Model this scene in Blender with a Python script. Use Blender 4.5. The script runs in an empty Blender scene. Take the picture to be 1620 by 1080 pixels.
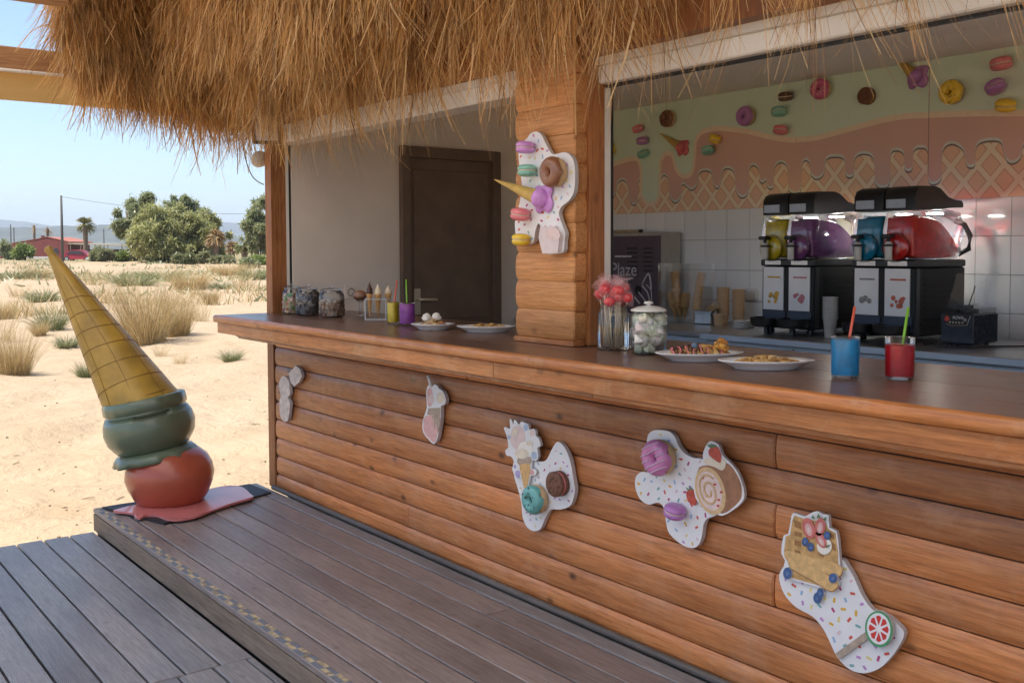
import bpy, bmesh, math, random
import numpy as np
from mathutils import Vector, Matrix

random.seed(7)
rng = np.random.default_rng(7)
PI = math.pi
scene = bpy.context.scene
COL = scene.collection

# ------------------------------------------------------------------ camera
F, YAW, PITCH, ROLL, HZ = 1586.0, 37.67, 2.67, 0.21, 396.3      # photo pixels / degrees
CAM = Vector((5.995, -2.656, 1.5))
_y, _p, _r = map(math.radians, (YAW, PITCH, ROLL))
_f0 = Vector((-math.cos(_y), math.sin(_y), 0)); _r0 = Vector((math.sin(_y), math.cos(_y), 0)); _u0 = Vector((0, 0, 1))
CF = _f0*math.cos(_p) - _u0*math.sin(_p)
_u1 = _u0*math.cos(_p) + _f0*math.sin(_p)
CR = _r0*math.cos(_r) - _u1*math.sin(_r)
CU = _u1*math.cos(_r) + _r0*math.sin(_r)
CY = HZ + F*math.tan(_p)

def ray(px, py):
    return CF + CR*((px-810)/F) - CU*((py-CY)/F)
def on(px, py, ax, v):                       # point of the plane axis=v seen at a photo pixel
    d = ray(px, py); t = (v-CAM[ax])/d[ax]
    return CAM + d*t
def depth_of(P):
    return (Vector(P)-CAM).dot(CF)
def mpp(P):                                  # metres per photo pixel at P
    return depth_of(P)/F

cam_d = bpy.data.cameras.new('camera'); cam = bpy.data.objects.new('camera', cam_d); COL.objects.link(cam)
cam_d.sensor_width = 36; cam_d.lens = 36*F/1620
cam_d.shift_y = -(540-CY)/1620
cam_d.clip_start = 0.05; cam_d.clip_end = 20000
mw = Matrix.Identity(4)
for i in range(3):
    mw[i][0] = CR[i]; mw[i][1] = CU[i]; mw[i][2] = -CF[i]; mw[i][3] = CAM[i]
cam.matrix_world = mw
scene.camera = cam

# ------------------------------------------------------------------ sky, sun, exposure
SUN_EL = math.radians(63); SUN_AZ = Vector((-0.30, -0.954, 0)).normalized()
world = bpy.data.worlds.new('World'); scene.world = world; world.use_nodes = True
wn = world.node_tree; bg = wn.nodes['Background']
sky = wn.nodes.new('ShaderNodeTexSky'); sky.sky_type = 'NISHITA'; sky.sun_disc = False
sky.sun_elevation = SUN_EL; sky.sun_rotation = math.atan2(SUN_AZ.x, SUN_AZ.y)
sky.air_density = 1.0; sky.dust_density = 0.3; sky.ozone_density = 4.0; sky.altitude = 0
wn.links.new(sky.outputs[0], bg.inputs[0]); bg.inputs[1].default_value = 0.072
sun_d = bpy.data.lights.new('sun', 'SUN'); sun = bpy.data.objects.new('sun', sun_d); COL.objects.link(sun)
sun_d.energy = 3.0; sun_d.angle = math.radians(0.5); sun_d.color = (1.0, 0.94, 0.85)
sdir = Vector((SUN_AZ.x*math.cos(SUN_EL), SUN_AZ.y*math.cos(SUN_EL), math.sin(SUN_EL)))
sun.rotation_euler = (-sdir).to_track_quat('-Z', 'Y').to_euler(); sun.location = (0, -20, 40)
vs = scene.view_settings
vs.view_transform = 'Standard'; vs.look = 'None'; vs.gamma = 1; vs.use_curve_mapping = False
vs.exposure = 1.6
cy_ = scene.cycles
cy_.max_bounces = 10; cy_.diffuse_bounces = 6; cy_.glossy_bounces = 4; cy_.transmission_bounces = 6; cy_.transparent_max_bounces = 16
cy_.caustics_reflective = False; cy_.caustics_refractive = False; cy_.sample_clamp_indirect = 6
cy_.use_denoising = True

# ------------------------------------------------------------------ materials
MATS = {}
def nodes_of(name):
    m = bpy.data.materials.new(name); m.use_nodes = True
    nt = m.node_tree
    return m, nt, nt.nodes['Principled BSDF']
def nd(nt, typ, **kw):
    n = nt.nodes.new(typ)
    for k, v in kw.items():
        if k.startswith('i_'): n.inputs[k[2:].replace('_', ' ')].default_value = v
        else: setattr(n, k, v)
    return n
def ramp(nt, fac, stops):
    r = nt.nodes.new('ShaderNodeValToRGB')
    e = r.color_ramp.elements
    e[0].position, e[0].color = stops[0][0], (*stops[0][1], 1)
    e[1].position, e[1].color = stops[-1][0], (*stops[-1][1], 1)
    for p, c in stops[1:-1]:
        x = e.new(p); x.color = (*c, 1)
    nt.links.new(fac, r.inputs[0]); return r.outputs[0]
def mixc(nt, fac, a, b, blend='MIX'):
    n = nt.nodes.new('ShaderNodeMix'); n.data_type = 'RGBA'; n.blend_type = blend
    for sock, v in ((n.inputs[0], fac), (n.inputs[6], a), (n.inputs[7], b)):
        if hasattr(v, 'is_linked') or isinstance(v, bpy.types.NodeSocket): nt.links.new(v, sock)
        elif isinstance(v, (int, float)): sock.default_value = v
        else: sock.default_value = (*v, 1)
    return n.outputs[2]
def bump(nt, bsdf, h, strength=.3, dist=.01):
    b = nt.nodes.new('ShaderNodeBump'); b.inputs['Strength'].default_value = strength; b.inputs['Distance'].default_value = dist
    nt.links.new(h, b.inputs['Height']); nt.links.new(b.outputs[0], bsdf.inputs['Normal'])
def coords(nt, scale=(1, 1, 1), rand=True):
    tc = nt.nodes.new('ShaderNodeTexCoord'); src = tc.outputs['Object']
    if rand:
        oi = nt.nodes.new('ShaderNodeObjectInfo')
        mu = nt.nodes.new('ShaderNodeMath'); mu.operation = 'MULTIPLY'; mu.inputs[1].default_value = 37.0
        nt.links.new(oi.outputs['Random'], mu.inputs[0])
        ad = nt.nodes.new('ShaderNodeVectorMath'); ad.operation = 'ADD'
        nt.links.new(src, ad.inputs[0]); nt.links.new(mu.outputs[0], ad.inputs[1]); src = ad.outputs[0]
    mp = nt.nodes.new('ShaderNodeMapping'); mp.inputs['Scale'].default_value = scale
    nt.links.new(src, mp.inputs[0]); return mp.outputs[0]

def plain(name, c, rough=.5, var=.12, scale=30, metal=0, spec=.5, bmp=0, coat=0, sub=0, emit=0):
    if name in MATS: return MATS[name]
    m, nt, b = nodes_of(name)
    v = coords(nt)
    n = nd(nt, 'ShaderNodeTexNoise', i_Scale=scale, i_Detail=5.0); nt.links.new(v, n.inputs[0])
    lo = tuple(max(0, x*(1-var)) for x in c); hi = tuple(min(1, x*(1+var)) for x in c)
    nt.links.new(ramp(nt, n.outputs[0], [(.3, lo), (.7, hi)]), b.inputs['Base Color'])
    b.inputs['Roughness'].default_value = rough; b.inputs['Metallic'].default_value = metal
    b.inputs['Specular IOR Level'].default_value = spec; b.inputs['Coat Weight'].default_value = coat
    if sub: b.inputs['Subsurface Weight'].default_value = sub; b.inputs['Subsurface Radius'].default_value = (.01, .006, .004)
    if bmp: bump(nt, b, n.outputs[0], bmp, .004)
    if emit:
        b.inputs['Emission Color'].default_value = (1, .96, .88, 1); b.inputs['Emission Strength'].default_value = emit
    MATS[name] = m; return m

def wood(name, stops, axis=0, gs=1.0, rough=.45, knots=.0, spec=.4, grooves=0, bmp=.25, coat=0, wear=None, tint=.25, wearf=.75):
    """grain streaks along an axis, knots, per-board tint"""
    m, nt, b = nodes_of(name)
    sc = [22*gs]*3; sc[axis] = 1.3*gs
    v = coords(nt, tuple(sc))
    n1 = nd(nt, 'ShaderNodeTexNoise', i_Scale=3.0, i_Detail=6.0, i_Roughness=.6, i_Distortion=.6); nt.links.new(v, n1.inputs[0])
    col = ramp(nt, n1.outputs[0], stops)
    fs_ = [70*gs]*3; fs_[axis] = 5*gs
    nf = nd(nt, 'ShaderNodeTexNoise', i_Scale=2.0, i_Detail=4.0, i_Roughness=.7); nt.links.new(coords(nt, tuple(fs_)), nf.inputs[0])
    col = mixc(nt, .85, col, ramp(nt, nf.outputs[0], [(.30, (.70, .66, .62)), (.5, (1, 1, 1)), (.70, (1.22, 1.20, 1.16))]), 'MULTIPLY')
    v2s = [1.6*gs]*3; v2s[axis] = .7*gs
    v2 = coords(nt, tuple(v2s))
    n2 = nd(nt, 'ShaderNodeTexNoise', i_Scale=1.6, i_Detail=3.0); nt.links.new(v2, n2.inputs[0])
    big = ramp(nt, n2.outputs[0], [(.28, (.66, .62, .60)), (.5, (1, 1, 1)), (.72, (1.25, 1.20, 1.15))])
    col = mixc(nt, .8, col, big, 'MULTIPLY')
    oi = nt.nodes.new('ShaderNodeObjectInfo')
    tintc = ramp(nt, oi.outputs['Random'], [(0, (1-tint, 1-tint, 1-tint*.9)), (.5, (1, 1, 1)), (1, (1+tint*.5, 1+tint*.4, 1+tint*.3))])
    col = mixc(nt, 1.0, col, tintc, 'MULTIPLY')
    if knots:
        ks = [7*gs]*3; ks[axis] = 4.6*gs
        vk = coords(nt, tuple(ks))
        vo = nd(nt, 'ShaderNodeTexVoronoi', i_Scale=1.0, i_Randomness=1.0); nt.links.new(vk, vo.inputs[0])
        kk = ramp(nt, vo.outputs['Distance'], [(.03, (1, 1, 1)), (.085, (.55, .55, .55)), (.15, (0, 0, 0))])
        kf = nt.nodes.new('ShaderNodeMath'); kf.operation = 'MULTIPLY'; kf.inputs[1].default_value = knots
        nt.links.new(kk, kf.inputs[0])
        col = mixc(nt, kf.outputs[0], col, (.05, .02, .010))
    if wear:
        wf_ = wearf
        vw = coords(nt, (2.2, 2.2, 2.2), rand=False)
        nw = nd(nt, 'ShaderNodeTexNoise', i_Scale=2.2, i_Detail=8.0, i_Roughness=.7); nt.links.new(vw, nw.inputs[0])
        wf = ramp(nt, nw.outputs[0], [(.50, (0, 0, 0)), (.68, (wearf,)*3)])
        col = mixc(nt, wf, col, wear)
    nt.links.new(col, b.inputs['Base Color'])
    rr = ramp(nt, n2.outputs[0], [(.2, (rough*.8,)*3), (.8, (min(1, rough*1.3),)*3)])
    nt.links.new(rr, b.inputs['Roughness']); b.inputs['Specular IOR Level'].default_value = spec; b.inputs['Coat Weight'].default_value = coat
    b.inputs['Coat Roughness'].default_value = .25
    if grooves:
        tc = nt.nodes.new('ShaderNodeTexCoord')
        w = nd(nt, 'ShaderNodeTexWave', wave_type='BANDS', bands_direction='Y', i_Scale=grooves, i_Distortion=0.0); nt.links.new(tc.outputs['Object'], w.inputs[0])
        ad = nt.nodes.new('ShaderNodeMath'); ad.operation = 'MULTIPLY_ADD'; ad.inputs[1].default_value = .35
        nt.links.new(n1.outputs[0], ad.inputs[0]); nt.links.new(w.outputs[1], ad.inputs[2])
        bump(nt, b, ad.outputs[0], bmp, .003)
    else:
        bump(nt, b, n1.outputs[0], bmp, .003)
    MATS[name] = m; return m

def thin_glass(name, tint=(1, 1, 1), rough=.02, base=.0, k=.75):
    m = bpy.data.materials.new(name); m.use_nodes = True; nt = m.node_tree
    nt.nodes.remove(nt.nodes['Principled BSDF']); out = nt.nodes['Material Output']
    tr = nt.nodes.new('ShaderNodeBsdfTransparent'); tr.inputs[0].default_value = (*tint, 1)
    gl = nt.nodes.new('ShaderNodeBsdfGlossy'); gl.inputs['Roughness'].default_value = rough; gl.inputs[0].default_value = (.95, .97, 1, 1)
    lw = nt.nodes.new('ShaderNodeFresnel'); lw.inputs[0].default_value = 1.5
    ma = nt.nodes.new('ShaderNodeMath'); ma.operation = 'MULTIPLY_ADD'; ma.inputs[1].default_value = k; ma.inputs[2].default_value = base
    ma.use_clamp = True
    nt.links.new(lw.outputs[0], ma.inputs[0])
    mx = nt.nodes.new('ShaderNodeMixShader')
    nt.links.new(ma.outputs[0], mx.inputs[0]); nt.links.new(tr.outputs[0], mx.inputs[1]); nt.links.new(gl.outputs[0], mx.inputs[2])
    nt.links.new(mx.outputs[0], out.inputs[0]); MATS[name] = m; return m

def leafy(name, stops, rough=.6, trans=.35, clump=None):
    """thin plant matter: colour varies blade by blade, light passes through"""
    m = bpy.data.materials.new(name); m.use_nodes = True; nt = m.node_tree
    nt.nodes.remove(nt.nodes['Principled BSDF']); out = nt.nodes['Material Output']
    ge = nt.nodes.new('ShaderNodeNewGeometry')
    col = ramp(nt, ge.outputs['Random Per Island'], stops)
    if clump:
        nz = nd(nt, 'ShaderNodeTexNoise', i_Scale=clump, i_Detail=5.0, i_Roughness=.65); nt.links.new(ge.outputs['Position'], nz.inputs[0])
        col = mixc(nt, 1.0, col, ramp(nt, nz.outputs[0], [(.30, (.60, .56, .52)), (.5, (1.05, 1.03, 1.0)), (.70, (1.3, 1.3, 1.3))]), 'MULTIPLY')
    d = nt.nodes.new('ShaderNodeBsdfDiffuse'); t = nt.nodes.new('ShaderNodeBsdfTranslucent'); g = nt.nodes.new('ShaderNodeBsdfGlossy')
    g.inputs['Roughness'].default_value = .45; g.inputs[0].default_value = (.8, .8, .8, 1)
    nt.links.new(col, d.inputs[0]); nt.links.new(col, t.inputs[0])
    m1 = nt.nodes.new('ShaderNodeMixShader'); m1.inputs[0].default_value = trans
    nt.links.new(d.outputs[0], m1.inputs[1]); nt.links.new(t.outputs[0], m1.inputs[2])
    m2 = nt.nodes.new('ShaderNodeMixShader'); m2.inputs[0].default_value = .05
    nt.links.new(m1.outputs[0], m2.inputs[1]); nt.links.new(g.outputs[0], m2.inputs[2])
    nt.links.new(m2.outputs[0], out.inputs[0]); MATS[name] = m; return m

# --- wood
LOG = wood('varnished_log', [(.2, (.29, .090, .026)), (.5, (.53, .195, .062)), (.8, (.66, .295, .115))], 0, 1.0, .42, .95, .45, coat=.18, bmp=.5, tint=.30, wear=(.56, .31, .18), wearf=.38)
PILLOG = wood('pillar_log', [(.25, (.40, .165, .052)), (.5, (.54, .245, .085)), (.75, (.62, .32, .135))], 0, 1.1, .45, .8, .4)
POST = wood('post_wood', [(.25, (.22, .078, .026)), (.5, (.33, .13, .046)), (.75, (.42, .19, .07))], 2, 1.0, .5, .4, .35)
FASC = wood('fascia_wood', [(.2, (.25, .078, .020)), (.5, (.43, .158, .044)), (.8, (.56, .245, .088))], 0, 1.0, .36, .6, .45, coat=.25, wear=(.56, .34, .18), wearf=.5)
CTOP = wood('counter_wood', [(.2, (.105, .052, .033)), (.5, (.17, .085, .054)), (.8, (.235, .125, .082))], 0, 1.2, .30, .25, .45, coat=.25, tint=.18)
DECK = wood('deck_board', [(.2, (.175, .165, .168)), (.5, (.25, .235, .238)), (.8, (.33, .31, .31))], 0, 1.2, .36, .25, .45, grooves=55, bmp=.35, tint=.22)
DECKU = wood('platform_board', [(.2, (.185, .145, .130)), (.5, (.275, .222, .203)), (.8, (.36, .295, .270))], 0, 1.2, .40, .35, .42, grooves=55, bmp=.30, tint=.2)
FILLET = wood('trim_board', [(.2, (.10, .085, .075)), (.8, (.20, .17, .15))], 0, 1.0, .5, .1, .4)
BEAM = wood('beam_wood', [(.2, (.34, .17, .075)), (.8, (.52, .29, .14))], 1, .8, .55, .3, .3)
STRAW = leafy('straw', [(0, (.20, .10, .034)), (.2, (.46, .25, .085)), (.55, (.66, .40, .15)), (.85, (.77, .52, .24)), (1, (.82, .63, .36))], trans=.40, clump=5.0)
DRY = leafy('dry_grass', [(0, (.34, .22, .095)), (.4, (.52, .37, .17)), (.8, (.64, .49, .26)), (1, (.36, .35, .15))])
GRN = leafy('green_grass', [(0, (.10, .13, .045)), (.5, (.20, .22, .085)), (1, (.36, .33, .17))])
GREY = leafy('grey_green_leaf', [(0, (.18, .20, .10)), (.5, (.29, .30, .15)), (1, (.42, .38, .21))])
LEAF = leafy('tree_leaf', [(0, (.22, .23, .075)), (.45, (.37, .38, .14)), (.8, (.48, .47, .20)), (1, (.58, .54, .29))], trans=.6)
LEAFD = leafy('dark_leaf', [(0, (.17, .20, .085)), (.5, (.31, .335, .16)), (1, (.44, .45, .26))], trans=.55)
LEAFB = leafy('bright_leaf', [(0, (.10, .15, .03)), (.5, (.20, .27, .06)), (1, (.33, .37, .12))], trans=.5)
PALM = leafy('palm_leaf', [(0, (.09, .10, .03)), (.5, (.22, .21, .08)), (1, (.38, .31, .14))], trans=.3)
PALMD = leafy('dry_palm_leaf', [(0, (.22, .13, .05)), (.5, (.38, .25, .11)), (1, (.50, .36, .18))], trans=.3)
GLASS = thin_glass('clear_glass'); GLASSJ = thin_glass('jar_glass', (.97, .985, .98), .03, .01, .9)
ACRYL = thin_glass('clear_acrylic', (.99, .995, .995), .05, .0, .4); BOWL = thin_glass('bowl_plastic', (.97, .98, .98), .06, .01, .7)

WHITE = plain('white_board', (.78, .77, .78), .45, .04, 12)
EDGE = plain('board_edge', (.52, .48, .47), .6, .06)
CREAM = plain('cream_paint', (.74, .66, .54), .5, .06)
TRIM = plain('white_trim', (.80, .765, .71), .5, .06, 6)
GREYWALL = plain('grey_plaster', (.78, .69, .61), .8, .05, 4, bmp=.08)
CEIL = plain('ceiling_paint', (.84, .79, .74), .8, .04, 5)
DOOR = plain('dark_door', (.15, .098, .068), .45, .15, 8)
BLACK = plain('black_plastic', (.012, .012, .013), .42, .2, 20)
BLACKM = plain('matt_black', (.020, .018, .018), .7, .2, 30)
DARKG = plain('dark_grey_plastic', (.05, .05, .055), .4, .15)
CHROME = plain('chrome', (.75, .75, .77), .18, .05, 20, metal=1)
STEEL = plain('brushed_steel', (.55, .57, .60), .33, .08, 6, metal=1)
TILE = plain('white_tile', (.87, .87, .88), .10, .03, 3, coat=.3)
GROUT = plain('grout', (.45, .43, .41), .9, .1)
PORC = plain('white_porcelain', (.80, .79, .78), .15, .03, 5, coat=.4)
PAPER = plain('kraft_paper', (.58, .38, .22), .7, .08, 20)
WAFER = plain('wafer_cone', (.66, .36, .13), .7, .22, 45, bmp=.4)
CHOC = plain('chocolate', (.075, .030, .018), .4, .25, 20)
VANI = plain('vanilla_cream', (.80, .68, .47), .45, .08, 15)
WHIP = plain('whipped_cream', (.85, .80, .72), .5, .06, 25)
PASTRY = plain('fried_pastry', (.44, .23, .075), .65, .5, 60, bmp=.6)
MAC = {'purple': (0.433, 0.182, 0.470), 'mint': (0.245, 0.545, 0.433), 'pink': (0.770, 0.220, 0.245), 'yellow': (0.850, 0.583, 0.045), 'brown': (.12, .05, .025), 'lilac': (0.645, 0.295, 0.708)}
for k, c in MAC.items(): plain('glaze_'+k, c, .35, .10, 25, coat=.25)
FILL = plain('cream_filling', (.72, .60, .48), .55, .08); DOUGH = plain('dough', (.56, .38, .20), .6, .12, 30)
def gz(k): return MATS['glaze_'+k]

# ------------------------------------------------------------------ mesh helpers
class G:
    """collects faces of one mesh in world coordinates"""
    def __init__(s): s.v = []; s.f = []
    def add(s, vs_, fs, M=None):
        o = len(s.v)
        if M is not None: vs_ = [M @ Vector(p) for p in vs_]
        s.v += [tuple(p) for p in vs_]; s.f += [tuple(i+o for i in f) for f in fs]; return s
    def box(s, x0, x1, y0, y1, z0, z1, M=None, b=0):
        if b:                                            # chamfered long edges all round (three slices per axis)
            pts = []; lv = [(z0, b), (z0+b, 0), (z1-b, 0), (z1, b)]
            for z, i in lv:
                a = max(i, 0)
                pts += [(x0+a+b*.4, y0+a, z), (x1-a-b*.4, y0+a, z), (x1-a, y0+a+b*.4, z), (x1-a, y1-a-b*.4, z), (x1-a-b*.4, y1-a, z), (x0+a+b*.4, y1-a, z), (x0+a, y1-a-b*.4, z), (x0+a, y0+a+b*.4, z)]
            fs = [tuple(reversed(range(8))), tuple(range(24, 32))]
            for k in range(3):
                for j in range(8): fs.append((k*8+j, k*8+(j+1) % 8, (k+1)*8+(j+1) % 8, (k+1)*8+j))
            return s.add(pts, fs, M)
        p = [(x0, y0, z0), (x1, y0, z0), (x1, y1, z0), (x0, y1, z0), (x0, y0, z1), (x1, y0, z1), (x1, y1, z1), (x0, y1, z1)]
        return s.add(p, [(3, 2, 1, 0), (4, 5, 6, 7), (0, 1, 5, 4), (1, 2, 6, 5), (2, 3, 7, 6), (3, 0, 4, 7)], M)
    def lathe(s, prof, n=24, M=None, wob=None, sx=1, sy=1):
        pts = []; fs = []
        for k, (r, z) in enumerate(prof):
            for j in range(n):
                a = 2*PI*j/n; rr = r*(wob(a, k) if wob else 1)
                pts.append((rr*math.cos(a)*sx, rr*math.sin(a)*sy, z))
        for k in range(len(prof)-1):
            for j in range(n): fs.append((k*n+j, k*n+(j+1) % n, (k+1)*n+(j+1) % n, (k+1)*n+j))
        if prof[0][0] > 1e-5: fs.append(tuple(reversed(range(n))))
        if prof[-1][0] > 1e-5: fs.append(tuple(range((len(prof)-1)*n, len(prof)*n)))
        return s.add(pts, fs, M)
    def tube(s, pts, r, n=8):
        pts = [Vector(p) for p in pts]; P = []; fs = []
        if not isinstance(r, (list, tuple)): r = [r]*len(pts)
        for i, p in enumerate(pts):
            t = (pts[min(i+1, len(pts)-1)]-pts[max(i-1, 0)]).normalized()
            u = t.cross(Vector((0, 0, 1)))
            if u.length < 1e-3: u = t.cross(Vector((0, 1, 0)))
            u.normalize(); w = t.cross(u)
            for j in range(n):
                a = 2*PI*j/n; P.append(p+(u*math.cos(a)+w*math.sin(a))*r[i])
        for i in range(len(pts)-1):
            for j in range(n): fs.append((i*n+j, i*n+(j+1) % n, (i+1)*n+(j+1) % n, (i+1)*n+j))
        fs.append(tuple(reversed(range(n)))); fs.append(tuple(range((len(pts)-1)*n, len(pts)*n)))
        return s.add(P, fs)
    def ell(s, c, r, n=16, m=10, M=None, wob=None):
        pr = [(math.sin(PI*k/m), -math.cos(PI*k/m)) for k in range(m+1)]
        pr[0] = (0, -1); pr[-1] = (0, 1)
        T = Matrix.Translation(c) @ (M or Matrix.Identity(4)) @ Matrix.Diagonal((*r, 1))
        return s.lathe(pr, n, T, wob)
    def torus(s, R, r, n=28, m=12, M=None, half=None, wob=None):
        pts = []; fs = []; a0, a1 = half or (0, 2*PI); full = half is None
        mm = m if full else m+1
        for i in range(n):
            u = 2*PI*i/n
            for j in range(mm):
                v = a0+(a1-a0)*j/m; k = 1.0
                if wob and (j == 0 or j == m): v += wob(u)*(1 if j == 0 else -1)
                pts.append(((R+r*math.cos(v))*math.cos(u), (R+r*math.cos(v))*math.sin(u), r*math.sin(v)))
        for i in range(n):
            for j in range(m):
                j2 = (j+1) % mm
                fs.append((i*mm+j, ((i+1) % n)*mm+j, ((i+1) % n)*mm+j2, i*mm+j2))
        return s.add(pts, fs, M)
    def slab(s, xz, y0, y1):
        """outline in x,z extruded from y0 (back) to y1 (front, smaller y)"""
        n = len(xz); a = sum(xz[i][0]*xz[(i+1) % n][1]-xz[(i+1) % n][0]*xz[i][1] for i in range(n))
        if a < 0: xz = xz[::-1]
        P = [(x, y1, z) for x, z in xz]+[(x, y0, z) for x, z in xz]
        fs = [tuple(range(n)), tuple(reversed(range(n, 2*n)))]
        fs += [(i, n+i, n+(i+1) % n, (i+1) % n) for i in range(n)]
        return s.add(P, fs)

class Thing:
    def __init__(s, name, label, cat, loc=(0, 0, 0), group=None, kind=None):
        s.o = bpy.data.objects.new(name, None); COL.objects.link(s.o)
        s.loc = Vector(loc); s.o.location = s.loc; s.o.empty_display_size = .05
        s.o['label'] = label
        if kind: s.o['kind'] = kind
        else: s.o['category'] = cat
        if group: s.o['group'] = group
def mk(name, g, mat, parent=None, smooth=False, label=None, cat=None, kind=None, group=None, origin=None, auto=None):
    """one mesh object; parent is a Thing or an (object, origin) of a part"""
    if parent is None: off = Vector(origin or (0, 0, 0)); po = None
    elif isinstance(parent, Thing): off = parent.loc; po = parent.o
    else: off = parent['_loc']; po = parent['o']
    me = bpy.data.meshes.new(name)
    if off.length > 0: v = [(x-off.x, y-off.y, z-off.z) for x, y, z in g.v]
    else: v = g.v
    me.from_pydata(v, [], g.f); me.update()
    if mat: me.materials.append(mat)
    if smooth:
        me.polygons.foreach_set('use_smooth', [True]*len(me.polygons))
        if auto:
            me.set_sharp_from_angle(angle=math.radians(auto))
    o = bpy.data.objects.new(name, me); COL.objects.link(o)
    if po: o.parent = po
    else: o.location = off
    if label: o['label'] = label
    if cat: o['category'] = cat
    if kind: o['kind'] = kind
    if group: o['group'] = group
    return {'o': o, '_loc': off}
def struct(name, g, mat, label=None, **k):
    return mk(name, g, mat, None, kind='structure', label=label, **k)
def smooth_loop(pts, n=4):
    out = []; N = len(pts)
    for i in range(N):
        p0, p1, p2, p3 = (Vector(pts[(i+k-1) % N]) for k in range(4))
        for j in range(n):
            t = j/n; t2 = t*t; t3 = t2*t
            out.append(tuple(.5*((2*p1)+(p2-p0)*t+(2*p0-5*p1+4*p2-p3)*t2+(3*p1-p0-p2*1+p3*1-2*p2)*t3)) if False else
                       tuple(.5*(2*p1+(p2-p0)*t+(2*p0-5*p1+4*p2-p3)*t2+(-p0+3*p1-3*p2+p3)*t3)))
    return out
def smooth_line(pts, n=4):
    out = []; N = len(pts)
    for i in range(N-1):
        p0, p1, p2, p3 = (Vector(pts[min(max(i+k-1, 0), N-1)]) for k in range(4))
        for j in range(n):
            t = j/n; t2 = t*t; t3 = t2*t
            out.append(tuple(.5*(2*p1+(p2-p0)*t+(2*p0-5*p1+4*p2-p3)*t2+(-p0+3*p1-3*p2+p3)*t3)))
    out.append(tuple(pts[-1])); return out

def blades(root, tip_dir, length, width, seg=3, droop=.0, curl=None, taper=.25, wdir=None):
    """many strips at once (numpy): returns verts, faces.  droop bends them towards -z"""
    n = len(root); ts = np.linspace(0, 1, seg+1)
    d = tip_dir/np.linalg.norm(tip_dir, axis=1, keepdims=True)
    if wdir is None:
        a = rng.uniform(0, 2*PI, n); w = np.stack([np.cos(a), np.sin(a), np.zeros(n)], 1)
        w -= d*(w*d).sum(1, keepdims=True); w /= np.linalg.norm(w, axis=1, keepdims=True)+1e-9
    else: w = wdir
    V = np.zeros((n, seg+1, 2, 3))
    for k, t in enumerate(ts):
        c = root+d*(length*t)[:, None]
        c[:, 2] -= (droop*length*t*t)
        if curl is not None: c += curl*(length*t*t)[:, None]
        hw = (width*(1-(1-taper)*t)/2)[:, None]
        V[:, k, 0] = c-w*hw; V[:, k, 1] = c+w*hw
    V = V.reshape(-1, 3); m = (seg+1)*2
    base = (np.arange(n)*m)[:, None, None]
    q = np.array([[2*k, 2*k+1, 2*k+3, 2*k+2] for k in range(seg)])[None]
    return V, (base+q).reshape(-1, 4)
def mesh_np(name, V, Fq, mat):
    me = bpy.data.meshes.new(name); me.vertices.add(len(V)); me.vertices.foreach_set('co', np.asarray(V, np.float32).ravel())
    me.loops.add(Fq.size); me.loops.foreach_set('vertex_index', Fq.astype(np.int32).ravel())
    me.polygons.add(len(Fq)); me.polygons.foreach_set('loop_start', np.arange(0, Fq.size, 4, dtype=np.int32))
    me.update(); me.validate(); me.materials.append(mat); return me
def obj_np(name, V, Fq, mat, parent=None, off=(0, 0, 0)):
    me = mesh_np(name, np.asarray(V)-np.array(off), Fq, mat)
    o = bpy.data.objects.new(name, me); COL.objects.link(o)
    if parent is not None: o.parent = parent
    return o
# ================================================================== SETTING: sand, decks
def sstep(a, b, x):
    t = np.clip((x-a)/(b-a), 0, 1); return t*t*(3-2*t)
def ground_z(x, y):
    x = np.asarray(x, float); y = np.asarray(y, float)
    d = np.hypot(x, y+1)
    z = -.30+.12*sstep(1, 6, d)+.55*sstep(8, 120, d)
    a = sstep(2, 14, d)
    z = z+a*(.07*np.sin(x*.55+1.2*np.sin(y*.31)+.4)*np.sin(y*.47+x*.13)+.05*np.sin(x*1.1-y*.9+1.1)*np.cos(y*.7+.3*x))
    z = z+.030*np.sin(x*2.3+np.sin(y*1.7)*1.4)*np.sin(y*2.9+x*.8)*sstep(.5, 3, d)+.016*np.sin(x*5.1+y*2.2+np.sin(y*3.7))*sstep(.3, 2, d)
    z = z+sstep(20, 60, d)*.10*np.sin(x*.09+y*.05)*np.cos(y*.11-.03*x)
    under = sstep(-.35, .05, x)*(1-sstep(3.2, 4.5, y))*sstep(-3.7, -3.1, y)*(1-sstep(9, 10, x))
    return z-.35*under
NR, NA = 240, 480
rr = np.concatenate([[0.0], .25*np.power(9000/.25, np.linspace(0, 1, NR))])
aa = np.linspace(0, 2*PI, NA, endpoint=False)
RRg, AAg = np.meshgrid(rr, aa, indexing='ij')
gx = RRg*np.cos(AAg); gy = -1+RRg*np.sin(AAg); gzv = ground_z(gx, gy)
V = np.stack([gx, gy, gzv], -1).reshape(-1, 3)
i, j = np.meshgrid(np.arange(NR), np.arange(NA), indexing='ij')
j2 = (j+1) % NA
Fq = np.stack([i*NA+j, (i+1)*NA+j, (i+1)*NA+j2, i*NA+j2], -1).reshape(-1, 4)
m, nt, b = nodes_of('sand')
v = coords(nt, (1, 1, 1), False)
n1 = nd(nt, 'ShaderNodeTexNoise', i_Scale=1.3, i_Detail=9.0, i_Roughness=.65); nt.links.new(v, n1.inputs[0])
col = ramp(nt, n1.outputs[0], [(.3, (.345, .250, .155)), (.5, (.41, .308, .200)), (.7, (.465, .36, .242))])
n2 = nd(nt, 'ShaderNodeTexNoise', i_Scale=220.0, i_Detail=2.0); nt.links.new(v, n2.inputs[0])
col = mixc(nt, .35, col, ramp(nt, n2.outputs[0], [(.3, (.27, .195, .122)), (.7, (.52, .41, .285))]))
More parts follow.
